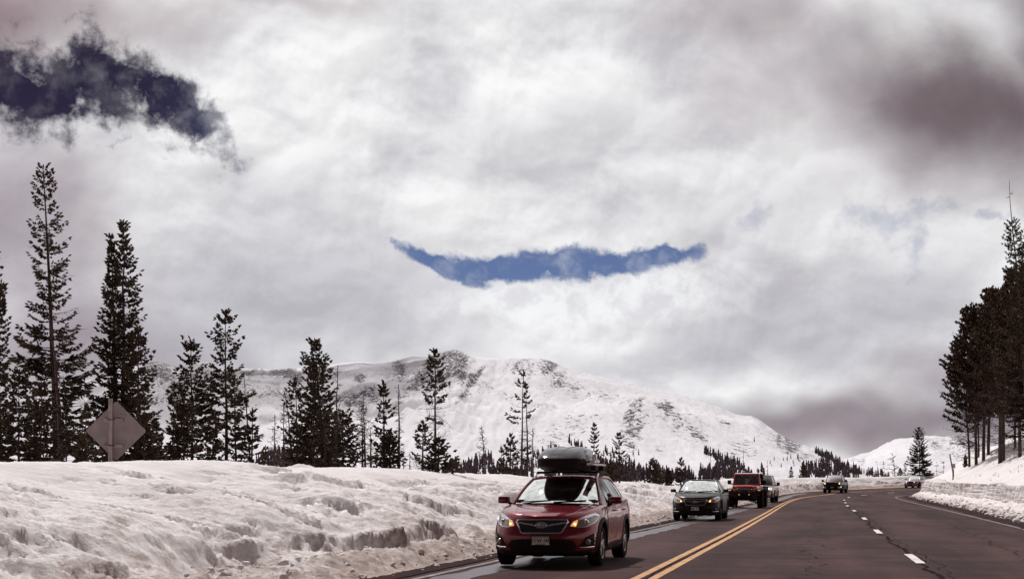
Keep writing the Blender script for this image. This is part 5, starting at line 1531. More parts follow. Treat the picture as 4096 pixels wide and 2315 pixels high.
    MB().add([(-.70, 3.96, 1.28), (.70, 3.96, 1.28), (.66, 3.94, 1.84), (-.66, 3.94, 1.84)], [(0, 1, 2, 3)]).build('rear_window', M['side'], root)
    for sx in (-.36, .36):
        st = MB().box((sx, 2.35, 1.38), (.46, .13, .40)).build('seat', M['cabin'], root, bevel=.04)
        MB().box((sx, 2.37, 1.66), (.25, .10, .17)).build('headrest', M['cabin'], st, bevel=.03)
    MB().box((0, 1.62, 1.28), (1.34, .22, .06)).build('dashboard', M['cabin'], root)
    # bumper with hoop
    bp = MB().add([(-.60, -.16, .62), (.60, -.16, .62), (.84, -.02, .66), (.84, .06, .66), (-.84, .06, .66), (-.84, -.02, .66), (-.60, -.16, .86), (.60, -.16, .86), (.84, -.02, .80), (.84, .06, .80), (-.84, .06, .80), (-.84, -.02, .80)],
                  [(0, 1, 7, 6), (1, 2, 8, 7), (2, 3, 9, 8), (4, 5, 11, 10), (5, 0, 6, 11), (6, 7, 8, 9, 10, 11), (0, 5, 4, 3, 2, 1), (3, 4, 10, 9)]).build('bumper', B_, root, bevel=.02)
    MB().tube([(-.46, -.14, .84), (-.34, -.18, 1.00), (.34, -.18, 1.00), (.46, -.14, .84)], .026, 8).tube([(-.60, -.12, .85), (-.30, -.18, .98)], .02, 6).tube([(.60, -.12, .85), (.30, -.18, .98)], .02, 6).build('bumper_hoop', B_, bp, smooth=True)
    for s in (-1, 1):
        MB().lathe([(-.02, .001), (-.015, .035), (.02, .045)], (s * .27, -.17, .74), 'y', 14).build('fog_lamp', pbr('yellow_fog_lamp', (.45, .30, .06), .3, emis=(1, .7, .15), es=.25), bp)
        MB().tube([(s * .50, -.17, .70), (s * .50, -.22, .66), (s * .50, -.22, .60), (s * .50, -.17, .60)], .014, 6).build('tow_hook', pbr('tow_red', (.30, .03, .03), .5), bp)
    MB().box((0, -.15, .90), (.42, .10, .12)).build('winch', M['rimdark'], root, bevel=.02)
    for y in (.62, 3.55): MB().tube([(-.78, y, .45), (.78, y, .45)], .05, 8).build('axle', B_, root)
    return root
jeep = offroader()

M['boxblack'].node_tree.nodes['Principled BSDF'].inputs['Specular Tint'].default_value = (.62, .50, .54, 1)
# ---- placing the rest of the line
def put(root, fx, fy, H, hpx, yaw):
    """front centre at photo column fx, front wheels touching photo row fy"""
    X, Y = GP(fx, fy); root.location = (X, Y, float(rz(Y)) + .016); root.rotation_euler = (0, 0, -rad(yaw)); return root
def put_depth(root, fx, D, yaw, dz=0.0):
    X = (fx - HX) / F * D; root.location = (X, D, float(rz(D)) + .016 + dz); root.rotation_euler = (0, 0, -rad(yaw)); return root
put_depth(jeep, 2977, 78.5, 14.0)
put_depth(silver, 3034, 100.0, 14.5)
put_depth(tund, 3328, 150.0, 20.0)
put_depth(out_, 3640, 181.0, 33.0)
# ================================================================== TREES
def needle_mat(name, a, b_):
    m, g, b = mat_new(name)
    tc = g.n('ShaderNodeTexCoord').outputs['Object']
    n = g.noise(tc, 1.6, 4, 0.6)
    n2 = g.noise(tc, 9.0, 2, 0.6)
    g.t.links.new(g.mix(g.ss(g.m('ADD', g.m('MULTIPLY', n, .6), g.m('MULTIPLY', n2, .4)), 0.38, 0.62), a, b_), b.inputs['Base Color'])
    b.inputs['Roughness'].default_value = 0.85; b.inputs['Specular IOR Level'].default_value = 0.15
    return m
NEEDLE = needle_mat('spruce_needles', (0.028, 0.017, 0.012), (0.080, 0.050, 0.030))
NEEDLE2 = needle_mat('pine_needles', (0.032, 0.018, 0.012), (0.092, 0.054, 0.030))
BARK = pbr('bark', (0.075, 0.045, 0.040), 0.9, var=0.45, vscale=5, bump=0.6, bscale=20)
DEADWOOD = pbr('dead_wood', (0.100, 0.062, 0.058), 0.9, var=0.4, vscale=6, bump=0.5, bscale=20)
FARM = pbr('far_needles', (0.066, 0.044, 0.050), 0.9, spec=0.1)

def spindles(A, B, R, k=3):
    """many thin spindle shapes at once"""
    A = np.asarray(A); B = np.asarray(B); n = len(A)
    d = B - A; ln = np.linalg.norm(d, axis=1, keepdims=True) + 1e-9; d = d / ln
    ref = np.where(np.abs(d[:, 2:3]) > 0.9, np.array([[1., 0, 0]]), np.array([[0., 0, 1]]))
    s = np.cross(d, ref); s /= np.linalg.norm(s, axis=1, keepdims=True) + 1e-9; t = np.cross(d, s)
    mid = A + (B - A) * 0.55
    V = [A[:, None, :]]
    for i in range(k):
        a = 2 * math.pi * i / k
        V.append((mid + (s * math.cos(a) + t * math.sin(a)) * R[:, None])[:, None, :])
    V.append(B[:, None, :]); V = np.concatenate(V, 1).reshape(-1, 3)
    o = (np.arange(n) * (k + 2))[:, None]
    F_ = []
    for i in range(k):
        j = (i + 1) % k
        F_.append(o + np.array([[0, 1 + j, 1 + i]])); F_.append(o + np.array([[k + 1, 1 + i, 1 + j]]))
    return V, np.concatenate(F_, 0)
def cones(A, B, RA, RB, k=3):
    """many tapered sticks at once (triangles)"""
    A = np.asarray(A); B = np.asarray(B); n = len(A)
    d = B - A; d = d / (np.linalg.norm(d, axis=1, keepdims=True) + 1e-9)
    ref = np.where(np.abs(d[:, 2:3]) > 0.9, np.array([[1., 0, 0]]), np.array([[0., 0, 1]]))
    s = np.cross(d, ref); s /= np.linalg.norm(s, axis=1, keepdims=True) + 1e-9; t = np.cross(d, s)
    V = []
    for P, R in ((A, RA), (B, RB)):
        for i in range(k):
            a = 2 * math.pi * i / k
            V.append((P + (s * math.cos(a) + t * math.sin(a)) * R[:, None])[:, None, :])
    V = np.concatenate(V, 1).reshape(-1, 3); o = (np.arange(n) * 2 * k)[:, None]; F_ = []
    for i in range(k):
        j = (i + 1) % k
        F_.append(o + np.array([[i, j, k + j]])); F_.append(o + np.array([[i, k + j, k + i]]))
    return V, np.concatenate(F_, 0)
def join(parts):
    Vs, Fs, o = [], [], 0
    for V, F_ in parts:
        Vs.append(V); Fs.append(F_ + o); o += len(V)
    return np.concatenate(Vs), np.concatenate(Fs)

def trunk_geo(H, r0, bend, rng, top=1.0, seg=14, k=8):
    t = np.linspace(0, top, seg + 1)
    cx = bend[0] * t ** 1.5 + 0.012 * H * np.cumsum(rng.normal(size=seg + 1)) * 0.25 * t; cy = bend[1] * t ** 1.5
    C = np.stack([cx, cy, H * t - 0.35 * (t == 0)], 1)
    R = np.maximum(r0 * (1 - t * 0.93), 0.012)
    V = []; 
    for i in range(seg + 1):
        a = np.arange(k) * 2 * math.pi / k
        V.append(C[i] + np.stack([np.cos(a) * R[i], np.sin(a) * R[i], a * 0], 1))
    V = np.concatenate(V); Fq = []
    for i in range(seg):
        for j in range(k):
            a, b, c, d = i * k + j, i * k + (j + 1) % k, (i + 1) * k + (j + 1) % k, (i + 1) * k + j
            Fq += [(a, b, c), (a, c, d)]
    f = lambda h: np.array([np.interp(h, C[:, 2], C[:, 0]), np.interp(h, C[:, 2], C[:, 1]), h])
    return (V, np.array(Fq)), f

def twigs(P0, D0, L0, rng, r, depth=2, curl=0.25):
    """crooked bare branch with sub-twigs -> list of segments"""
    A, B, RA, RB = [], [], [], []
    def go(p, d, l, r, dep):
        n = 4; q = p.copy(); dd = d.copy()
        for i in range(n):
            dd = dd + rng.normal(size=3) * curl * 0.55 + np.array([0, 0, 0.05]); dd /= np.linalg.norm(dd)
            e = q + dd * l / n
            A.append(q); B.append(e); RA.append(r * (1 - i / n * .7)); RB.append(r * (1 - (i + 1) / n * .7))
            if dep > 0 and i > 0 and rng.random() < 0.85:
                sd = dd + rng.normal(size=3) * 0.75; sd /= np.linalg.norm(sd)
                go(e, sd, l * rng.uniform(.25, .5), r * .55, dep - 1)
            q = e
    go(P0, D0, L0, r, depth)
    return A, B, RA, RB

def conifer(x, D, ybase, ytop, halfpx, label, seed, kind='spruce', group=None, crown0=0.06, dens=1.0, leanpx=0, dead_low=0.0, asym=0.0, topshape='spire',
            name=None, tf=0.012, zbase=None, bare_top=0.0, gap=0.0, foliage=1.0, snow=False, dy=0.0):
    """x: photo column of the foot; ytop: row of the tip; halfpx: half width of the crown"""
    rng = np.random.default_rng(seed)
    X = (x - HX) / F * D
    zb = drop(X, D) if zbase is None else zbase
    if ybase is not None: zb = CH + (HY - ybase) / F * D
    zt = CH + (HY - ytop) / F * D
    H = zt - zb; R = halfpx / F * D; lean = leanpx / F * D
    names = dict(spruce='spruce_tree', pine='pine_tree', dead='dead_tree', sapling='young_spruce')
    root = empty(name or names[kind], (X, D, zb))
    tag(root, label, 'tree' if kind != 'dead' else 'dead tree', group)
    r0 = max(0.05, H * tf)
    tr, tf_ = trunk_geo(H * 0.995, r0, (lean, rng.normal() * 0.02 * H), rng)
    tp = [tr]
    small = (ybase or 1850) - ytop < 130
    SA, SB, SR = [], [], []                                   # needle spindles
    TA, TB, TRA, TRB = [], [], [], []                         # wood
    per = 1.0 * dens
    if kind == 'dead':
        nb = int((34 if not small else 18) * dens)
        for i in range(nb):
            t = crown0 + (0.97 - crown0) * rng.random() ** 0.85; a = rng.random() * 2 * math.pi
            ln = R * (1.15 - t * 0.85) * rng.uniform(.35, 1.1)
            up = rng.uniform(-.35, .45)
            d = np.array([math.cos(a), math.sin(a), up]); d /= np.linalg.norm(d)
            p = tf_(t * H)
            a_, b_, ra, rb = twigs(p, d, max(ln * 1.25, .12), rng, max(0.013 * D / 45, r0 * 0.24), 2 if not small else 1, 0.42)
            TA += a_; TB += b_; TRA += ra; TRB += rb
        mat = DEADWOOD
    else:
        mat = BARK
        nw = int(np.clip(H * 5.2 * per, 14, 80))
        spaced = 1.0
        for w in range(nw):
            t = crown0 + (1 - crown0) * (w + rng.uniform(-.4, .4)) / nw
            t = min(max(t, 0.01), 0.992)
            s = min(max((t - crown0) / (1 - crown0), 0.0), 1.0)                   # 0 bottom, 1 top
            if topshape == 'spire': prof = (1.28 * (1 - s) ** 0.72 * (0.72 + 0.28 * min(1, s * 5)) + 0.07) * (1 + .45 * float(vnoise(np.array([t * H * .9]), np.array([seed * 1.7]), 0, 5)[0]))
            elif topshape == 'column': prof = (1.2 * (1 - s ** 3.0) * (0.62 + 0.38 * (1 - s)) + 0.10) * (1 + .35 * float(vnoise(np.array([t * H * .9]), np.array([seed * 1.7]), 0, 5)[0]))
            elif topshape == 'round': prof = (1.15 * math.sqrt(max(0, 1 - max(0, (s - .50) / .51) ** 2)) * (0.55 + .45 * (1 - s)) + .05) * (1 + .3 * float(vnoise(np.array([t * H * .9]), np.array([seed * 1.7]), 0, 5)[0]))
            elif topshape == 'flag': prof = (0.35 + 0.65 * math.sin(math.pi * min(1, s * .9 + .15)))
            nbr = max(2, int(round(rng.uniform(2.6, 4.8) * dens)))
            if t > 1 - bare_top: continue
            a0 = rng.random() * 6.28
            for b in range(nbr):
                if rng.random() < gap: continue
                a = a0 + b * 2 * math.pi / nbr + rng.normal() * .35
                side = 1 + asym * math.cos(a)
                ln = R * prof * side * rng.uniform(.50, 1.15) * (1.25 if rng.random() < .12 else 1)
                ln = max(ln, 0.10 * min(1, H / 6))
                droop = (-0.42 + 0.85 * s + rng.normal() * .12) if kind != 'pine' else (0.10 + .45 * s + rng.normal() * .15)
                p0 = tf_(t * H)
                ns = max(3, int(ln / 0.22))
                dirh = np.array([math.cos(a), math.sin(a), 0.0])
                pts = [p0]; z_ = 0
                for i in range(1, ns + 1):
                    q = i / ns
                    z_ = ln * (droop * q + (0.34 if kind != 'pine' else .22) * q * q)
                    pts.append(p0 + dirh * ln * q + np.array([rng.normal() * .02, rng.normal() * .02, z_]) * 1.0)
                pts = np.array(pts)
                br = max(0.007, r0 * 0.14 * (ln / max(R, .1)))
                for i in range(ns):
                    TA.append(pts[i]); TB.append(pts[i + 1]); TRA.append(br * (1 - i / ns * .75)); TRB.append(br * (1 - (i + 1) / ns * .75))
                isdead = rng.random() < dead_low * (1 - s) ** 1.5
                if isdead:
                    for i in range(1, ns + 1):
                        for q in range(2):
                            sd = dirh * .5 + rng.normal(size=3) * .7; sd /= np.linalg.norm(sd)
                            TA.append(pts[i]); TB.append(pts[i] + sd * rng.uniform(.1, .35)); TRA.append(br * .5); TRB.append(br * .2)
                    continue
                lat = np.array([-dirh[1], dirh[0], 0])
                start = 0.18 if kind != 'pine' else 0.42
                m = max(4, int(ln * (10.5 if kind != 'pine' else 10) * foliage * (1 if not small else .8)))
                for i in range(m):
                    q = start + (1 - start) * (i + rng.random()) / m
                    f = q * ns; ii = min(int(f), ns - 1); base = pts[ii] + (pts[ii + 1] - pts[ii]) * (f - ii)
                    if kind == 'pine':
                        for _ in range(3):
                            sd = dirh * .35 + rng.normal(size=3) * .55 + np.array([0, 0, .45]); sd /= np.linalg.norm(sd)
                            sl_ = rng.uniform(.13, .27)
                            SA.append(base + rng.normal(size=3) * .05); SB.append(base + sd * sl_); SR.append(rng.uniform(.035, .065))
                    else:
                        sl_ = ln * 0.36 * (1 - q * .62) * rng.uniform(.5, 1.1) + .07
                        sl_ = min(sl_, .55)
                        for sg in (-1, 1):
                            sd = dirh * rng.uniform(.5, 1.0) + lat * sg * rng.uniform(.4, 1.0) + np.array([0, 0, rng.normal() * .22 - .12]); sd /= np.linalg.norm(sd)
                            SA.append(base); SB.append(base + sd * sl_); SR.append(rng.uniform(.022, .048) * (1 + .3 * (sl_ > .3)))
                        if rng.random() < .5:
                            sd = dirh * .5 + rng.normal(size=3) * .35 + np.array([0, 0, -.5 if rng.random() < .6 else .5]); sd /= np.linalg.norm(sd)
                            SA.append(base); SB.append(base + sd * sl_ * .6); SR.append(rng.uniform(.02, .04))
                # tip
                SA.append(pts[-1] - dirh * .05); SB.append(pts[-1] + dirh * .12 + np.array([0, 0, .06])); SR.append(.035)
        if bare_top == 0:
            tip = tf_(H * .97)
            for i in range(10):
                sd = rng.normal(size=3) * .35 + np.array([0, 0, 1.0]); sd /= np.linalg.norm(sd)
                pp = tf_(H * (0.93 + .06 * rng.random())); SA.append(pp); SB.append(pp + sd * rng.uniform(.1, .25)); SR.append(.03)
        # dead snags on the bare lower stem and the bare tip
        lowest = crown0
        nd = int(16 * dead_low * 2 + (8 if bare_top else 0))
        for i in range(nd):
            t = rng.uniform(.08, max(.12, lowest + .2)) if (not bare_top or i % 2) else rng.uniform(1 - bare_top, .97)
            a = rng.random() * 6.28; d = np.array([math.cos(a), math.sin(a), rng.uniform(-.4, .2)]); d /= np.linalg.norm(d)
            a_, b_, ra, rb = twigs(tf_(t * H), d, R * rng.uniform(.5, 1.15) * (1 if t < .6 else .25), rng, max(.012 * D / 45, r0 * .16), 2, .35)
            TA += a_; TB += b_; TRA += ra; TRB += rb
    if TA: tp.append(cones(np.array(TA), np.array(TB), np.array(TRA), np.array(TRB)))
    V, Fc = join(tp)
    link('trunk', np_mesh('trunk', V, Fc), mat, root)
    if SA:
        V, Fc = spindles(np.array(SA), np.array(SB), np.array(SR) * (1.12 if D < 80 else 1.25))
        link('crown', np_mesh('crown', V, Fc), NEEDLE2 if kind == 'pine' else NEEDLE, root)
    return root

Lg = 'trees along the crest of the left bank'; Rg = 'pines on the right hillside'; Dg = 'dead trees along the crest'; Fg = 'small trees beyond the left bank'
_sd = [1000]
def T(x, D, yb, yt, hp, label, kind='spruce', **k):
    _sd[0] += 7
    k.setdefault('group', Dg if kind == 'dead' else Lg)
    return conifer(x, D, yb, yt, hp, label, k.pop('seed', _sd[0]), kind, **k)

# left to right along the left bank (yb None = foot hidden behind the crest, taken from the snow surface)
T(2, 44, None, 1130, 95, 'dark spruce cut by the left edge of the photo, left of the tallest one', crown0=.04, dens=1.2)
T(-30, 50, None, 905, 60, 'thin tall spruce mostly outside the left edge, only its twig tips showing', crown0=.1, dens=1.0)
T(228, 50, None, 650, 150, 'tallest spruce at the far left with ragged open crown and bare knobbly tip', crown0=.05, dens=1.15, gap=.24, leanpx=-25, dead_low=.35, tf=.0115, foliage=.85, topshape='spire')
T(252, 46, None, 1240, 45, 'leaning bare trunk crossing in front of the tallest spruce', 'dead', leanpx=-60, dens=.9, tf=.019, crown0=.2)
T(75, 43, None, 1480, 105, 'low bushy spruce between the left edge and the tallest spruce', crown0=.02, dens=1.3)
T(160, 42, None, 1530, 100, 'low bushy spruce at the foot of the tallest spruce, nearer the road', crown0=.02, dens=1.3)
T(265, 45, None, 1600, 70, 'small ragged spruce just right of the leaning bare trunk', crown0=.05, gap=.3)
T(345, 40, None, 1625, 42, 'short pointed spruce left of the diamond sign', crown0=.02)
T(331, 38, None, 1745, 34, 'tiniest spruce at the left corner of the diamond sign', crown0=.02)
T(492, 47, None, 885, 112, 'tall double-topped spruce rising behind the diamond sign', crown0=.04, dens=1.25, gap=.1)
T(470, 47, None, 945, 60, 'slim second stem on the left side of the tall double-topped spruce', crown0=.3, dens=1.0)
T(552, 44, None, 1305, 82, 'slender spruce touching the right side of the tall double-topped one', crown0=.04, dens=1.1)
T(575, 42, None, 1600, 60, 'low spruce right of the diamond sign, in front of the slender one', crown0=.02, dens=1.2)
T(410, 41, None, 1690, 50, 'squat spruce hidden behind the lower left of the diamond sign', crown0=.02, dens=1.2)
T(628, 43, None, 1700, 40, 'small neat spruce in the gap right of the diamond sign', crown0=.02)
T(688, 49, None, 1530, 42, 'wispy half-dead spruce on the left flank of the broad bushy one', crown0=.1, gap=.45, dead_low=.8, foliage=.7)
T(768, 47, None, 1353, 122, 'broad bushy spruce with foliage down to the snow, third tall one from the left', crown0=.02, dens=1.3, gap=.05)
T(735, 44, None, 1600, 75, 'dense low spruce filling the base of the broad bushy spruce', crown0=.02, dens=1.3)
T(905, 48, None, 1238, 100, 'tall spire-shaped spruce with trunk showing, right of the broad bushy one', crown0=.06, dens=1.05, gap=.15, leanpx=-10, topshape='spire')
T(850, 45, None, 1650, 60, 'low dark spruce between the broad bushy and spire-shaped spruces', crown0=.02, dens=1.2)
T(945, 46, None, 1518, 58, 'brownish thin spruce right behind the spire-shaped one', crown0=.08, gap=.25, dead_low=.6)
T(1003, 49, None, 1484, 22, 'bare leaning pole left of the wide gap in the tree line', 'dead', leanpx=-25, dens=.4, tf=.009)
T(1005, 47, None, 1648, 48, 'ragged spruce around the foot of the bare leaning pole', crown0=.08, gap=.3)
T(1058, 80, None, 1782, 16, 'small distant spruce in the wide gap of the tree line', crown0=.02, group=Fg)
T(1099, 52, None, 1655, 40, 'twiggy grey dead tree, leftmost of the bare trio in the gap', 'dead', dens=1.5, crown0=.15)
T(1134, 52, None, 1610, 38, 'twiggy dead tree, middle of the bare trio', 'dead', dens=1.6, crown0=.2)
T(1172, 50, None, 1558, 45, 'crooked dead tree leaning left beside a thin spruce', 'dead', leanpx=-34, dens=1.3, crown0=.25, tf=.014)
T(1188, 49, None, 1516, 52, 'thin spruce with bare lower trunk left of the round-topped pine', crown0=.22, gap=.25, dead_low=.5)
T(1292, 50, None, 1362, 92, 'round-topped dark pine, tallest in the middle clump', 'spruce', name='pine_tree', crown0=.10, dens=1.35, leanpx=-22, topshape='column', gap=.05, tf=.016)
T(1254, 48, None, 1450, 62, 'narrow spruce pressed against the left of the round-topped pine', crown0=.12, dens=1.1)
T(1372, 47, None, 1655, 80, 'spreading lower pine on the right of the round-topped pine', crown0=.05, dens=1.2, topshape='round', asym=.3)
T(1300, 45, None, 1640, 80, 'low dark spruce under the round-topped pine', crown0=.03, dens=1.2)
T(1322, 46, None, 1590, 42, 'twisted dead tree bending in front of the round-topped pine', 'dead', dens=.9, leanpx=-35, tf=.014, crown0=.2)
T(1341, 46, None, 1456, 52, 'tall bare dead tree right of the round-topped pine', 'dead', dens=1.0, leanpx=12, tf=.013, crown0=.3)
T(1461, 50, None, 1588, 66, 'bare dead tree with long twigs, bigger of the grey pair', 'dead', dens=2.2, leanpx=-12, tf=.017, crown0=.12)
T(1450, 51, None, 1600, 45, 'bare dead tree, thinner of the grey pair', 'dead', dens=1.6, leanpx=-8, tf=.010, crown0=.2)
T(1484, 48, None, 1716, 10, 'short broken snag beside the grey dead pair', 'dead', dens=.5, tf=.024)
T(1538, 47, None, 1529, 50, 'bushy-topped narrow spruce between the dead pair and a tall dead pole', crown0=.12, dens=1.05, leanpx=-10, gap=.12)
T(1560, 46, None, 1740, 48, 'small dense spruce at the foot of the tall dead pole', crown0=.04, dens=1.1)
T(1596, 47, None, 1536, 28, 'tall dead pole with short twigs, left of the big lone pine', 'dead', dens=1.3, tf=.010, crown0=.15)
T(1614, 60, None, 1828, 8, 'tiny dead stick right of the tall dead pole', 'dead', dens=.6, group=Dg)
T(1638, 62, None, 1810, 14, 'tiny dead sapling left of the big lone pine', 'dead', dens=1.0)
T(1742, 48, None, 1398, 66, 'big lone pine with dense top and bare twiggy middle', crown0=.42, dens=1.1, gap=.15, topshape='column', dead_low=.9, tf=.0135)
T(1690, 52, None, 1690, 56, 'shorter half-bare spruce on the left of the big lone pine', crown0=.08, gap=.2, dead_low=.5)
T(1752, 46, None, 1760, 60, 'low dark spruce at the base of the big lone pine', crown0=.05, dens=1.0, gap=.1)
T(1822, 72, None, 1832, 24, 'small spruce before the dark forest, right of the big lone pine', crown0=.04, group=Fg)
T(1942, 60, None, 1702, 38, 'slim bare dead tree alone in front of the mountain forest', 'dead', leanpx=-12, dens=.9, tf=.012, crown0=.35)
T(2006, 72, None, 1790, 22, 'scraggy small spruce left of the twin-trunk tree', crown0=.08, gap=.25, group=Fg)
T(2086, 58, None, 1486, 60, 'spiky twin-trunk tree behind the roof box, left trunk', crown0=.12, dens=.75, gap=.35, dead_low=.4, asym=-.35, tf=.012)
T(2109, 58, None, 1538, 34, 'bare right trunk of the twin pair behind the roof box', crown0=.3, dens=.6, gap=.5, dead_low=1.0, tf=.013)
T(2040, 60, None, 1740, 55, 'low spruce left of the twin-trunk tree', crown0=.05, gap=.2)
T(2132, 64, None, 1710, 14, 'thin dead pole just right of the twin-trunk tree', 'dead', dens=.7)
T(2374, 80, None, 1694, 36, 'narrow spruce just right of the roof box', crown0=.05, dens=1.0, leanpx=4, group=Fg)
T(2478, 72, None, 1732, 42, 'leaning narrow spruce standing by itself right of the crimson wagon roof', crown0=.06, dens=1.0, leanpx=-8, gap=.15, group=Fg)
T(2440, 78, None, 1850, 20, 'little spruce between the two narrow ones above the crimson wagon', crown0=.03, group=Fg)
T(2545, 80, None, 1862, 16, 'bare snag with forked top left of the squat bank spruces', 'dead', dens=1.4, tf=.016)
T(2611, 84, None, 1838, 28, 'squat dark spruce in the dip of the bank, left one', crown0=.02, group=Fg, dens=1.2)
T(2634, 86, None, 1856, 16, 'thin spruce touching the squat dark one in the dip', crown0=.04, group=Fg)
T(2672, 90, None, 1880, 14, 'tiny thin spruce in the dip of the bank', crown0=.03, group=Fg)
T(2724, 90, None, 1832, 24, 'spruce with a side branch above the black wagon', crown0=.04, group=Fg, gap=.2)
T(2842, 110, None, 1800, 5, 'thin bare pole left of the bright red off-roader', 'dead', dens=.4, tf=.008)
T(2972, 130, None, 1788, 4, 'thin bare pole above the bright red off-roader', 'dead', dens=.3, tf=.010)
T(3070, 140, None, 1838, 5, 'thin bare pole above the silver pickup', 'dead', dens=.5, tf=.010)
T(3164, 170, None, 1868, 9, 'wispy little spruce left of the dark pickup', crown0=.05, gap=.3, group=Fg)
T(3215, 175, None, 1858, 15, 'dense stubby spruce just left of the dark pickup', crown0=.02, dens=1.4, topshape='column', group=Fg)
T(3428, 210, None, 1872, 14, 'little spruce right of the dark pickup', crown0=.02, group=Fg)
T(3514, 205, None, 1841, 12, 'leftmost bare dead pole near the far bend', 'dead', dens=.4, tf=.018, leanpx=-6)
T(3539, 205, None, 1841, 14, 'second bare dead tree near the far bend', 'dead', dens=.8, tf=.012, leanpx=-4)
T(3580, 200, None, 1808, 36, 'biggest many-branched dead tree near the far bend', 'dead', dens=1.3, tf=.018, leanpx=-8)
T(3601, 198, None, 1873, 11, 'tiny spruce at the foot of the biggest dead tree near the bend', crown0=.02, group=Fg)
T(3620, 198, None, 1854, 20, 'small forked dead tree left of the bushy roadside spruce', 'dead', dens=1.2, tf=.014)
T(3679, 194, None, 1708, 36, 'bushy pointed spruce standing behind the pale silver car', crown0=.01, dens=1.3, leanpx=-3, gap=.05, group=Fg)
T(3755, 188, None, 1843, 30, 'left one of two small dead trees beyond the snow wall', 'dead', dens=1.1, tf=.012, leanpx=-8, crown0=.1)
T(3772, 188, None, 1840, 30, 'right one of two small dead trees beyond the snow wall', 'dead', dens=1.0, tf=.012, crown0=.1)

# right hillside
def hill_at(x, y, D):
    """depth where the ray through a photo pixel meets the hillside"""
    d = Vector(((x - HX) / F, 1, (HY - y) / F)).normalized()
    h = BV_NEAR.ray_cast(Vector((0, 0, CH)), d)
    return h[0].y if h[0] is not None and h[0].y > 60 else D
def R_(x, yb, yt, hp, label, D, kind='pine', **k):
    _sd[0] += 7
    k.setdefault('group', Rg)
    return conifer(x, D, None, yt, hp, label, k.pop('seed', _sd[0]), kind, **k)
P_ = dict(crown0=.27, dens=1.1, topshape='round', dead_low=.85, tf=.0105, foliage=1.15)
R_(3878, 1845, 1373, 78, 'leftmost pine of the hillside grove, lower than its neighbours', 118, leanpx=-44, **P_)
R_(3905, 1830, 1230, 84, 'second pine of the hillside grove with a tapering crown', 116, leanpx=-22, **P_)
R_(3862, 1848, 1824, 9, 'tiny spruce at the foot of the hillside grove', 120, 'spruce', crown0=.02, zbase=None, group=Rg)
R_(3934, 1808, 1160, 80, 'third pine of the grove, its top one of two side by side', 117, leanpx=20, **P_)
R_(3953, 1799, 1158, 76, 'fourth pine of the grove, right one of the two tops side by side', 119, leanpx=40, **P_)
R_(3915, 1820, 1420, 60, 'shorter pine inside the grove behind the front trunks', 122, leanpx=-10, **P_)
R_(4001, 1820, 1170, 92, 'thick-trunked pine in the front row of the grove, left of a pair', 108, leanpx=-12, **dict(P_, tf=.0135))
R_(4013, 1812, 1215, 80, 'thick-trunked pine in the front row of the grove, right of a pair', 109, leanpx=8, **dict(P_, tf=.013))
R_(4080, 1760, 1078, 96, 'tall pine at the right edge with its trunk on the steep slope', 100, leanpx=-24, **dict(P_, crown0=.3))
R_(4060, 1770, 1300, 80, 'mid-height pine behind the one at the right edge', 112, **dict(P_, crown0=.3))
R_(4116, 1720, 905, 90, 'dark spruce cut by the right edge of the photo', 92, 'spruce', crown0=.1, dens=1.2)
R_(4112, 1740, 712, 62, 'leaning half-dead spruce at the right edge with a long bare tip', 84, 'spruce', crown0=.30, dens=1.0, gap=.1, leanpx=-62, bare_top=.14, tf=.008)
R_(4105, 1740, 1330, 90, 'lower pine filling the right edge of the grove', 98, **dict(P_, crown0=.25))

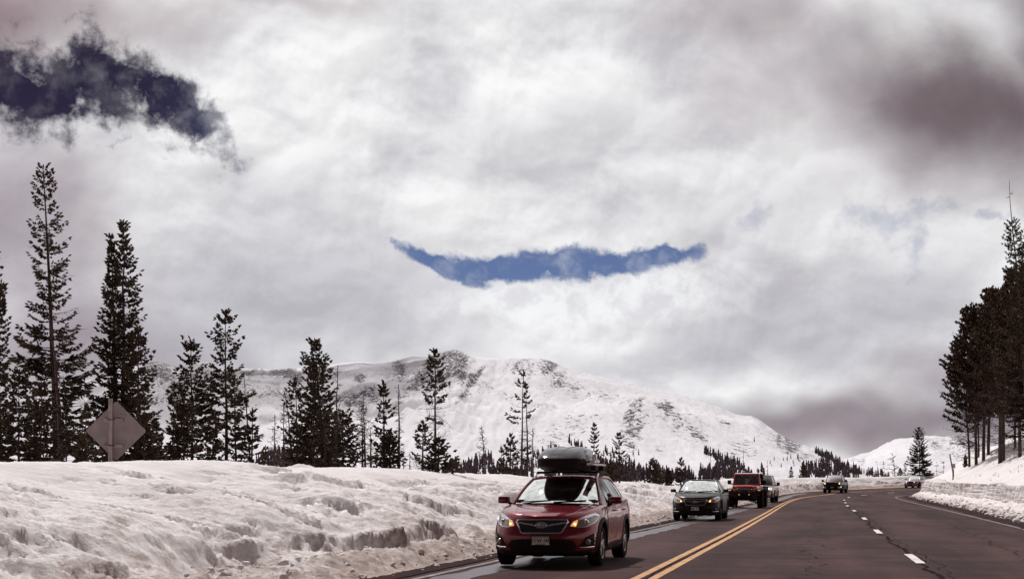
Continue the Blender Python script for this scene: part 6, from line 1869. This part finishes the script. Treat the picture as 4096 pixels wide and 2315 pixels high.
# ---- forest on the mountain feet: far too many to count
def forest():
    rng = np.random.default_rng(3)
    regions = [  # polygon in photo pixels, count, height m
        ([(1760, 1900), (1790, 1870), (1900, 1840), (1960, 1832), (2010, 1855), (2050, 1890), (2140, 1910), (1800, 1925)], 520, 9),
        ([(2070, 1860), (2150, 1815), (2240, 1790), (2240, 1830), (2180, 1860), (2130, 1900)], 130, 9),
        ([(2270, 1765), (2310, 1775), (2350, 1800), (2300, 1800)], 34, 9),
        ([(2340, 1850), (2420, 1855), (2500, 1880), (2560, 1885), (2640, 1905), (2660, 1935), (2350, 1935)], 620, 10),
        ([(2180, 1870), (2340, 1850), (2380, 1920), (2180, 1925)], 300, 10),
        ([(2420, 1800), (2540, 1850), (2480, 1860), (2400, 1830)], 30, 8), ([(2640, 1895), (2790, 1905), (2800, 1925), (2640, 1935)], 200, 9),
        ([(2795, 1895), (2860, 1872), (2930, 1880), (2960, 1895), (3010, 1905), (3010, 1925), (2795, 1925)], 330, 9),
        ([(2815, 1815), (2840, 1815), (2960, 1860), (2990, 1890), (2950, 1880), (2880, 1850)], 110, 9),
        ([(2850, 1850), (2900, 1845), (2980, 1890), (2940, 1895)], 60, 8), ([(3025, 1880), (3050, 1875), (3060, 1900), (3030, 1905)], 18, 9),
        ([(3205, 1868), (3260, 1855), (3340, 1858), (3400, 1895), (3440, 1915), (3210, 1915)], 420, 8),
        ([(3250, 1805), (3280, 1812), (3370, 1856), (3420, 1880), (3520, 1912), (3380, 1890), (3300, 1840)], 330, 7.5),
        ([(3250, 1830), (3340, 1850), (3300, 1862)], 30, 7), ([(1020, 1850), (1090, 1808), (1180, 1835), (1260, 1850), (1280, 1880), (1020, 1880)], 420, 10),
        ([(560, 1800), (640, 1790), (640, 1850), (560, 1850)], 30, 9), ([(3450, 1885), (3560, 1905), (3560, 1915), (3450, 1910)], 70, 7),
        ([(2000, 1800), (2560, 1790), (2560, 1850), (2000, 1860)], 60, 6), ([(3000, 1760), (3250, 1850), (3100, 1880)], 30, 5)]
    A, B, R = [], [], []
    for poly, n, h in regions:
        n = int(n * .62); h = h * .82
        P = np.array(poly, float); x0, y0 = P.min(0); x1, y1 = P.max(0); k = 0; tries = 0
        while k < n and tries < n * 12:
            tries += 1
            x, y = rng.uniform(x0, x1), rng.uniform(y0, y1)
            ins = False; j = len(P) - 1
            for i in range(len(P)):
                if (P[i, 1] > y) != (P[j, 1] > y) and x < (P[j, 0] - P[i, 0]) * (y - P[i, 1]) / (P[j, 1] - P[i, 1]) + P[i, 0]: ins = not ins
                j = i
            if not ins: continue
            if vnoise(np.array([x / 26.]), np.array([y / 14.]), 0, 9)[0] < -0.35 and rng.random() < .8: continue
            d = Vector(((x - HX) / F, 1, (HY - y) / F)).normalized()
            hit = BV_MTN.ray_cast(Vector((0, 0, CH)), d)
            if hit[0] is None: continue
            k += 1; p = hit[0]; hh = h * rng.uniform(.45, 1.25) * min(1.4, max(.6, p.y / 1100)); r = hh * rng.uniform(.10, .16)
            base = np.array(p) - np.array([0, 0, .6])
            # three stacked spindles give a jagged conifer outline
            for (a, b, rr) in ((0.0, .55, 1.0), (.22, .80, .78), (.5, 1.0, .5)):
                j2 = rng.normal(size=3) * r * .15
                A.append(base + np.array([0, 0, hh * a]) + j2); B.append(base + np.array([0, 0, hh * b])); R.append(r * rr)
    V, Fc = spindles(np.array(A), np.array(B), np.array(R), 5)
    tag(link('forest', np_mesh('forest', V, Fc), FARM), 'dark conifer forest covering the foot of the white mountains', 'forest', kind='stuff')
forest()
# ================================================================== SIGN, MARKER, HAZE
def road_sign():
    D = 31.0; c = PX(462, 1730, D); X = c.x
    s = 5700 / D
    root = empty('road_sign', (PX(441, 1848, D).x, D, drop(PX(441, 1848, D).x, D) - .2), 0)
    tag(root, 'grey back of a diamond road sign on a round post in the snow bank', 'road sign')
    lx = lambda px: (px - 441) / s; lz = lambda py: CH + (HY - py) / s - root.location.z
    cx, cz = lx(461), lz(1722)
    a = .655                                   # half diagonal in metres
    # rounded diamond
    pts = []; rr = .055
    for k, (ux, uz) in enumerate(((1, 0), (0, 1), (-1, 0), (0, -1))):
        t0 = math.atan2(uz, ux)
        ccx, ccz = cx + ux * (a - rr * 1.4), cz + uz * (a - rr * 1.4)
        for j in range(-3, 4): pts.append((ccx + math.cos(t0 + j * math.pi / 12) * rr, ccz + math.sin(t0 + j * math.pi / 12) * rr))
    n = len(pts); lean = lambda x: 0.05 * (x - cx)
    vs = [(x, .060 + lean(x), z) for x, z in pts] + [(x, .066 + lean(x), z) for x, z in pts]
    GREY = pbr('sign_back', (0.30, 0.235, 0.235), 0.6, metal=0.25, var=.12, vscale=3)
    POST = pbr('galvanised', (0.33, 0.26, 0.25), 0.5, metal=0.5, var=.25, vscale=4)
    MB().add(vs, [tuple(range(n - 1, -1, -1)), tuple(range(n, 2 * n))] + [(i, (i + 1) % n, n + (i + 1) % n, n + i) for i in range(n)]).build('sign_panel', GREY, root)
    pt = MB(); pt.tube([(0, 0, -1.0), (0.008, 0, lz(1594))], .044, 18); pt.build('post', POST, root, smooth=True)
    for y0 in (1667, 1770):
        zz = lz(y0)
        b = MB().box((lx(460), .055, zz + .02), (.42, .010, .075)).build('bracket_plate', GREY, root)
        c_ = MB().box((lx(452), .030, zz - .065), (.41, .045, .075)).build('bracket_channel', POST, root, bevel=.006)
        MB().lathe([(-.012, .044), (-.012, .049), (.012, .049), (.012, .044)], (0, 0, zz - .055), 'z', 18).build('clamp', M['rimdark'], c_)
        MB().tube([(.075, .01, zz - .06), (.075, -.02, zz - .06)], .018, 8).build('bolt', M['rimdark'], c_)
road_sign()

def snow_stake():
    D = 112.0; top = PX(3799, 1814, D); bot = PX(3812, 1890, D)
    root = empty('snow_stake', (bot.x, D, bot.z - .3))
    tag(root, 'leaning dark wooden marker stake with orange tip on the snow slope', 'marker post')
    d = Vector((top.x - bot.x, 0, top.z - bot.z)); Z = Vector((0, 0, .3))
    MB().tube([Vector((0, 0, -.5)), Z, Z + d * .70], .048, 6).build('stake', BARK, root)
    OR = pbr('faded_orange', (.36, .17, .05), .7)
    MB().tube([Z + d * .70, Z + d * .82], .058, 6).build('orange_band', OR, root)
    MB().tube([Z + d * .82, Z + d * .90], .045, 6).tube([Z + d * .90, Z + d], .056, 6).build('stake_tip', OR, root)
snow_stake()
def small_sign():
    D = 116.0; p = PX(3815, 1862, D)
    root = empty('small_sign', (p.x, D, drop(p.x, D)))
    tag(root, 'little pale square plate on a stick behind the leaning marker stake', 'sign')
    h = p.z - root.location.z
    MB().tube([(0, .02, -.5), (0, .02, h + .1)], .03, 6).build('post', BARK, root)
    MB().box((0, 0, h), (.26, .012, .34)).build('sign_panel', pbr('pale_plate', (.45, .38, .36), .6), root, bevel=.003)
small_sign()

# dead grass and twigs poking out of the snow on the right slope
def sticks():
    rng = np.random.default_rng(8); A, B, RA, RB = [], [], [], []
    for _ in range(26):
        x, y = rng.uniform(3900, 4096), rng.uniform(1790, 1925)
        d = Vector(((x - HX) / F, 1, (HY - y) / F)).normalized(); h = BV_NEAR.ray_cast(Vector((0, 0, CH)), d)
        if h[0] is None: continue
        p = np.array(h[0])
        for k in range(3):
            dd = np.array([rng.normal() * .5, rng.normal() * .5, 1.0]); dd /= np.linalg.norm(dd)
            A.append(p - dd * .1); B.append(p + dd * rng.uniform(.08, .30)); RA.append(.010); RB.append(.004)
    if A:
        V, Fc = cones(np.array(A), np.array(B), np.array(RA), np.array(RB))
        tag(link('dry_stems', np_mesh('dry_stems', V, Fc), DEADWOOD), 'dry brown stems poking through the snow of the right slope', 'dry grass', kind='stuff')
sticks()

HAZE = False
if HAZE:
    xs = [-4500.0, 4500.0]; ys = [-400.0, 4800.0]; zs = [-7.0, 330.0]
    hz_ = MB().box((sum(xs) / 2, sum(ys) / 2, sum(zs) / 2), (xs[1] - xs[0], ys[1] - ys[0], zs[1] - zs[0]))
    m = bpy.data.materials.new('haze'); m.use_nodes = True; t = m.node_tree; t.nodes.clear()
    pv = t.nodes.new('ShaderNodeVolumePrincipled'); pv.inputs['Color'].default_value = (0.90, 0.87, 0.96, 1); pv.inputs['Density'].default_value = 0.000055
    pv.inputs['Anisotropy'].default_value = 0.35
    o_ = t.nodes.new('ShaderNodeOutputMaterial'); t.links.new(pv.outputs[0], o_.inputs['Volume'])
    tag(hz_.build('haze', m), 'thin pale mountain haze filling the valley', 'haze', kind='stuff')

# cloud added out of view, towards the sun, to shade the left summits
def shade_cloud():
    rng = np.random.default_rng(4)
    bm = bmesh.new(); bmesh.ops.create_icosphere(bm, subdivisions=5, radius=1.0)
    V = np.array([v.co[:] for v in bm.verts])
    d = 1 + 0.35 * fbm(V[:, 0] * 1.8, V[:, 1] * 1.8, V[:, 2] * 1.8, 210, 5, 0.55)
    tgt = np.array([-1080.0, 2050.0, 110.0]); c = tgt + np.array(sdir) / sdir.z * 2500.0
    for v, k, p in zip(bm.verts, d, V): v.co = Vector(p * k * np.array([1020, 1080, 170]) + c)
    me = bpy.data.meshes.new('shade_cloud'); bm.to_mesh(me); bm.free()
    m = bpy.data.materials.new('shade_cloud'); m.use_nodes = True; t = m.node_tree; t.nodes.clear(); g = NG(t)
    df = g.n('ShaderNodeBsdfDiffuse'); df.inputs[0].default_value = (.9, .9, .92, 1); tr = g.n('ShaderNodeBsdfTransparent')
    tl = g.n('ShaderNodeBsdfTranslucent'); tl.inputs[0].default_value = (.9, .9, .92, 1)
    a = g.n('ShaderNodeMixShader'); a.inputs[0].default_value = .5; t.links.new(df.outputs[0], a.inputs[1]); t.links.new(tl.outputs[0], a.inputs[2])
    tc = g.n('ShaderNodeTexCoord').outputs['Object']; n = g.noise(tc, .0035, 7, .62)
    lw = g.n('ShaderNodeLayerWeight'); lw.inputs[0].default_value = .5
    f = g.m('MULTIPLY', g.ss(n, .35, .62), g.ss(lw.outputs['Facing'], .98, .45)); f = g.m('MULTIPLY', f, .55)
    x = g.n('ShaderNodeMixShader'); t.links.new(f, x.inputs[0]); t.links.new(tr.outputs[0], x.inputs[1]); t.links.new(a.outputs[0], x.inputs[2])
    o = g.n('ShaderNodeOutputMaterial'); t.links.new(x.outputs[0], o.inputs[0])
    tag(link('shade_cloud', me, m, smooth=True), kind='structure')
shade_cloud()
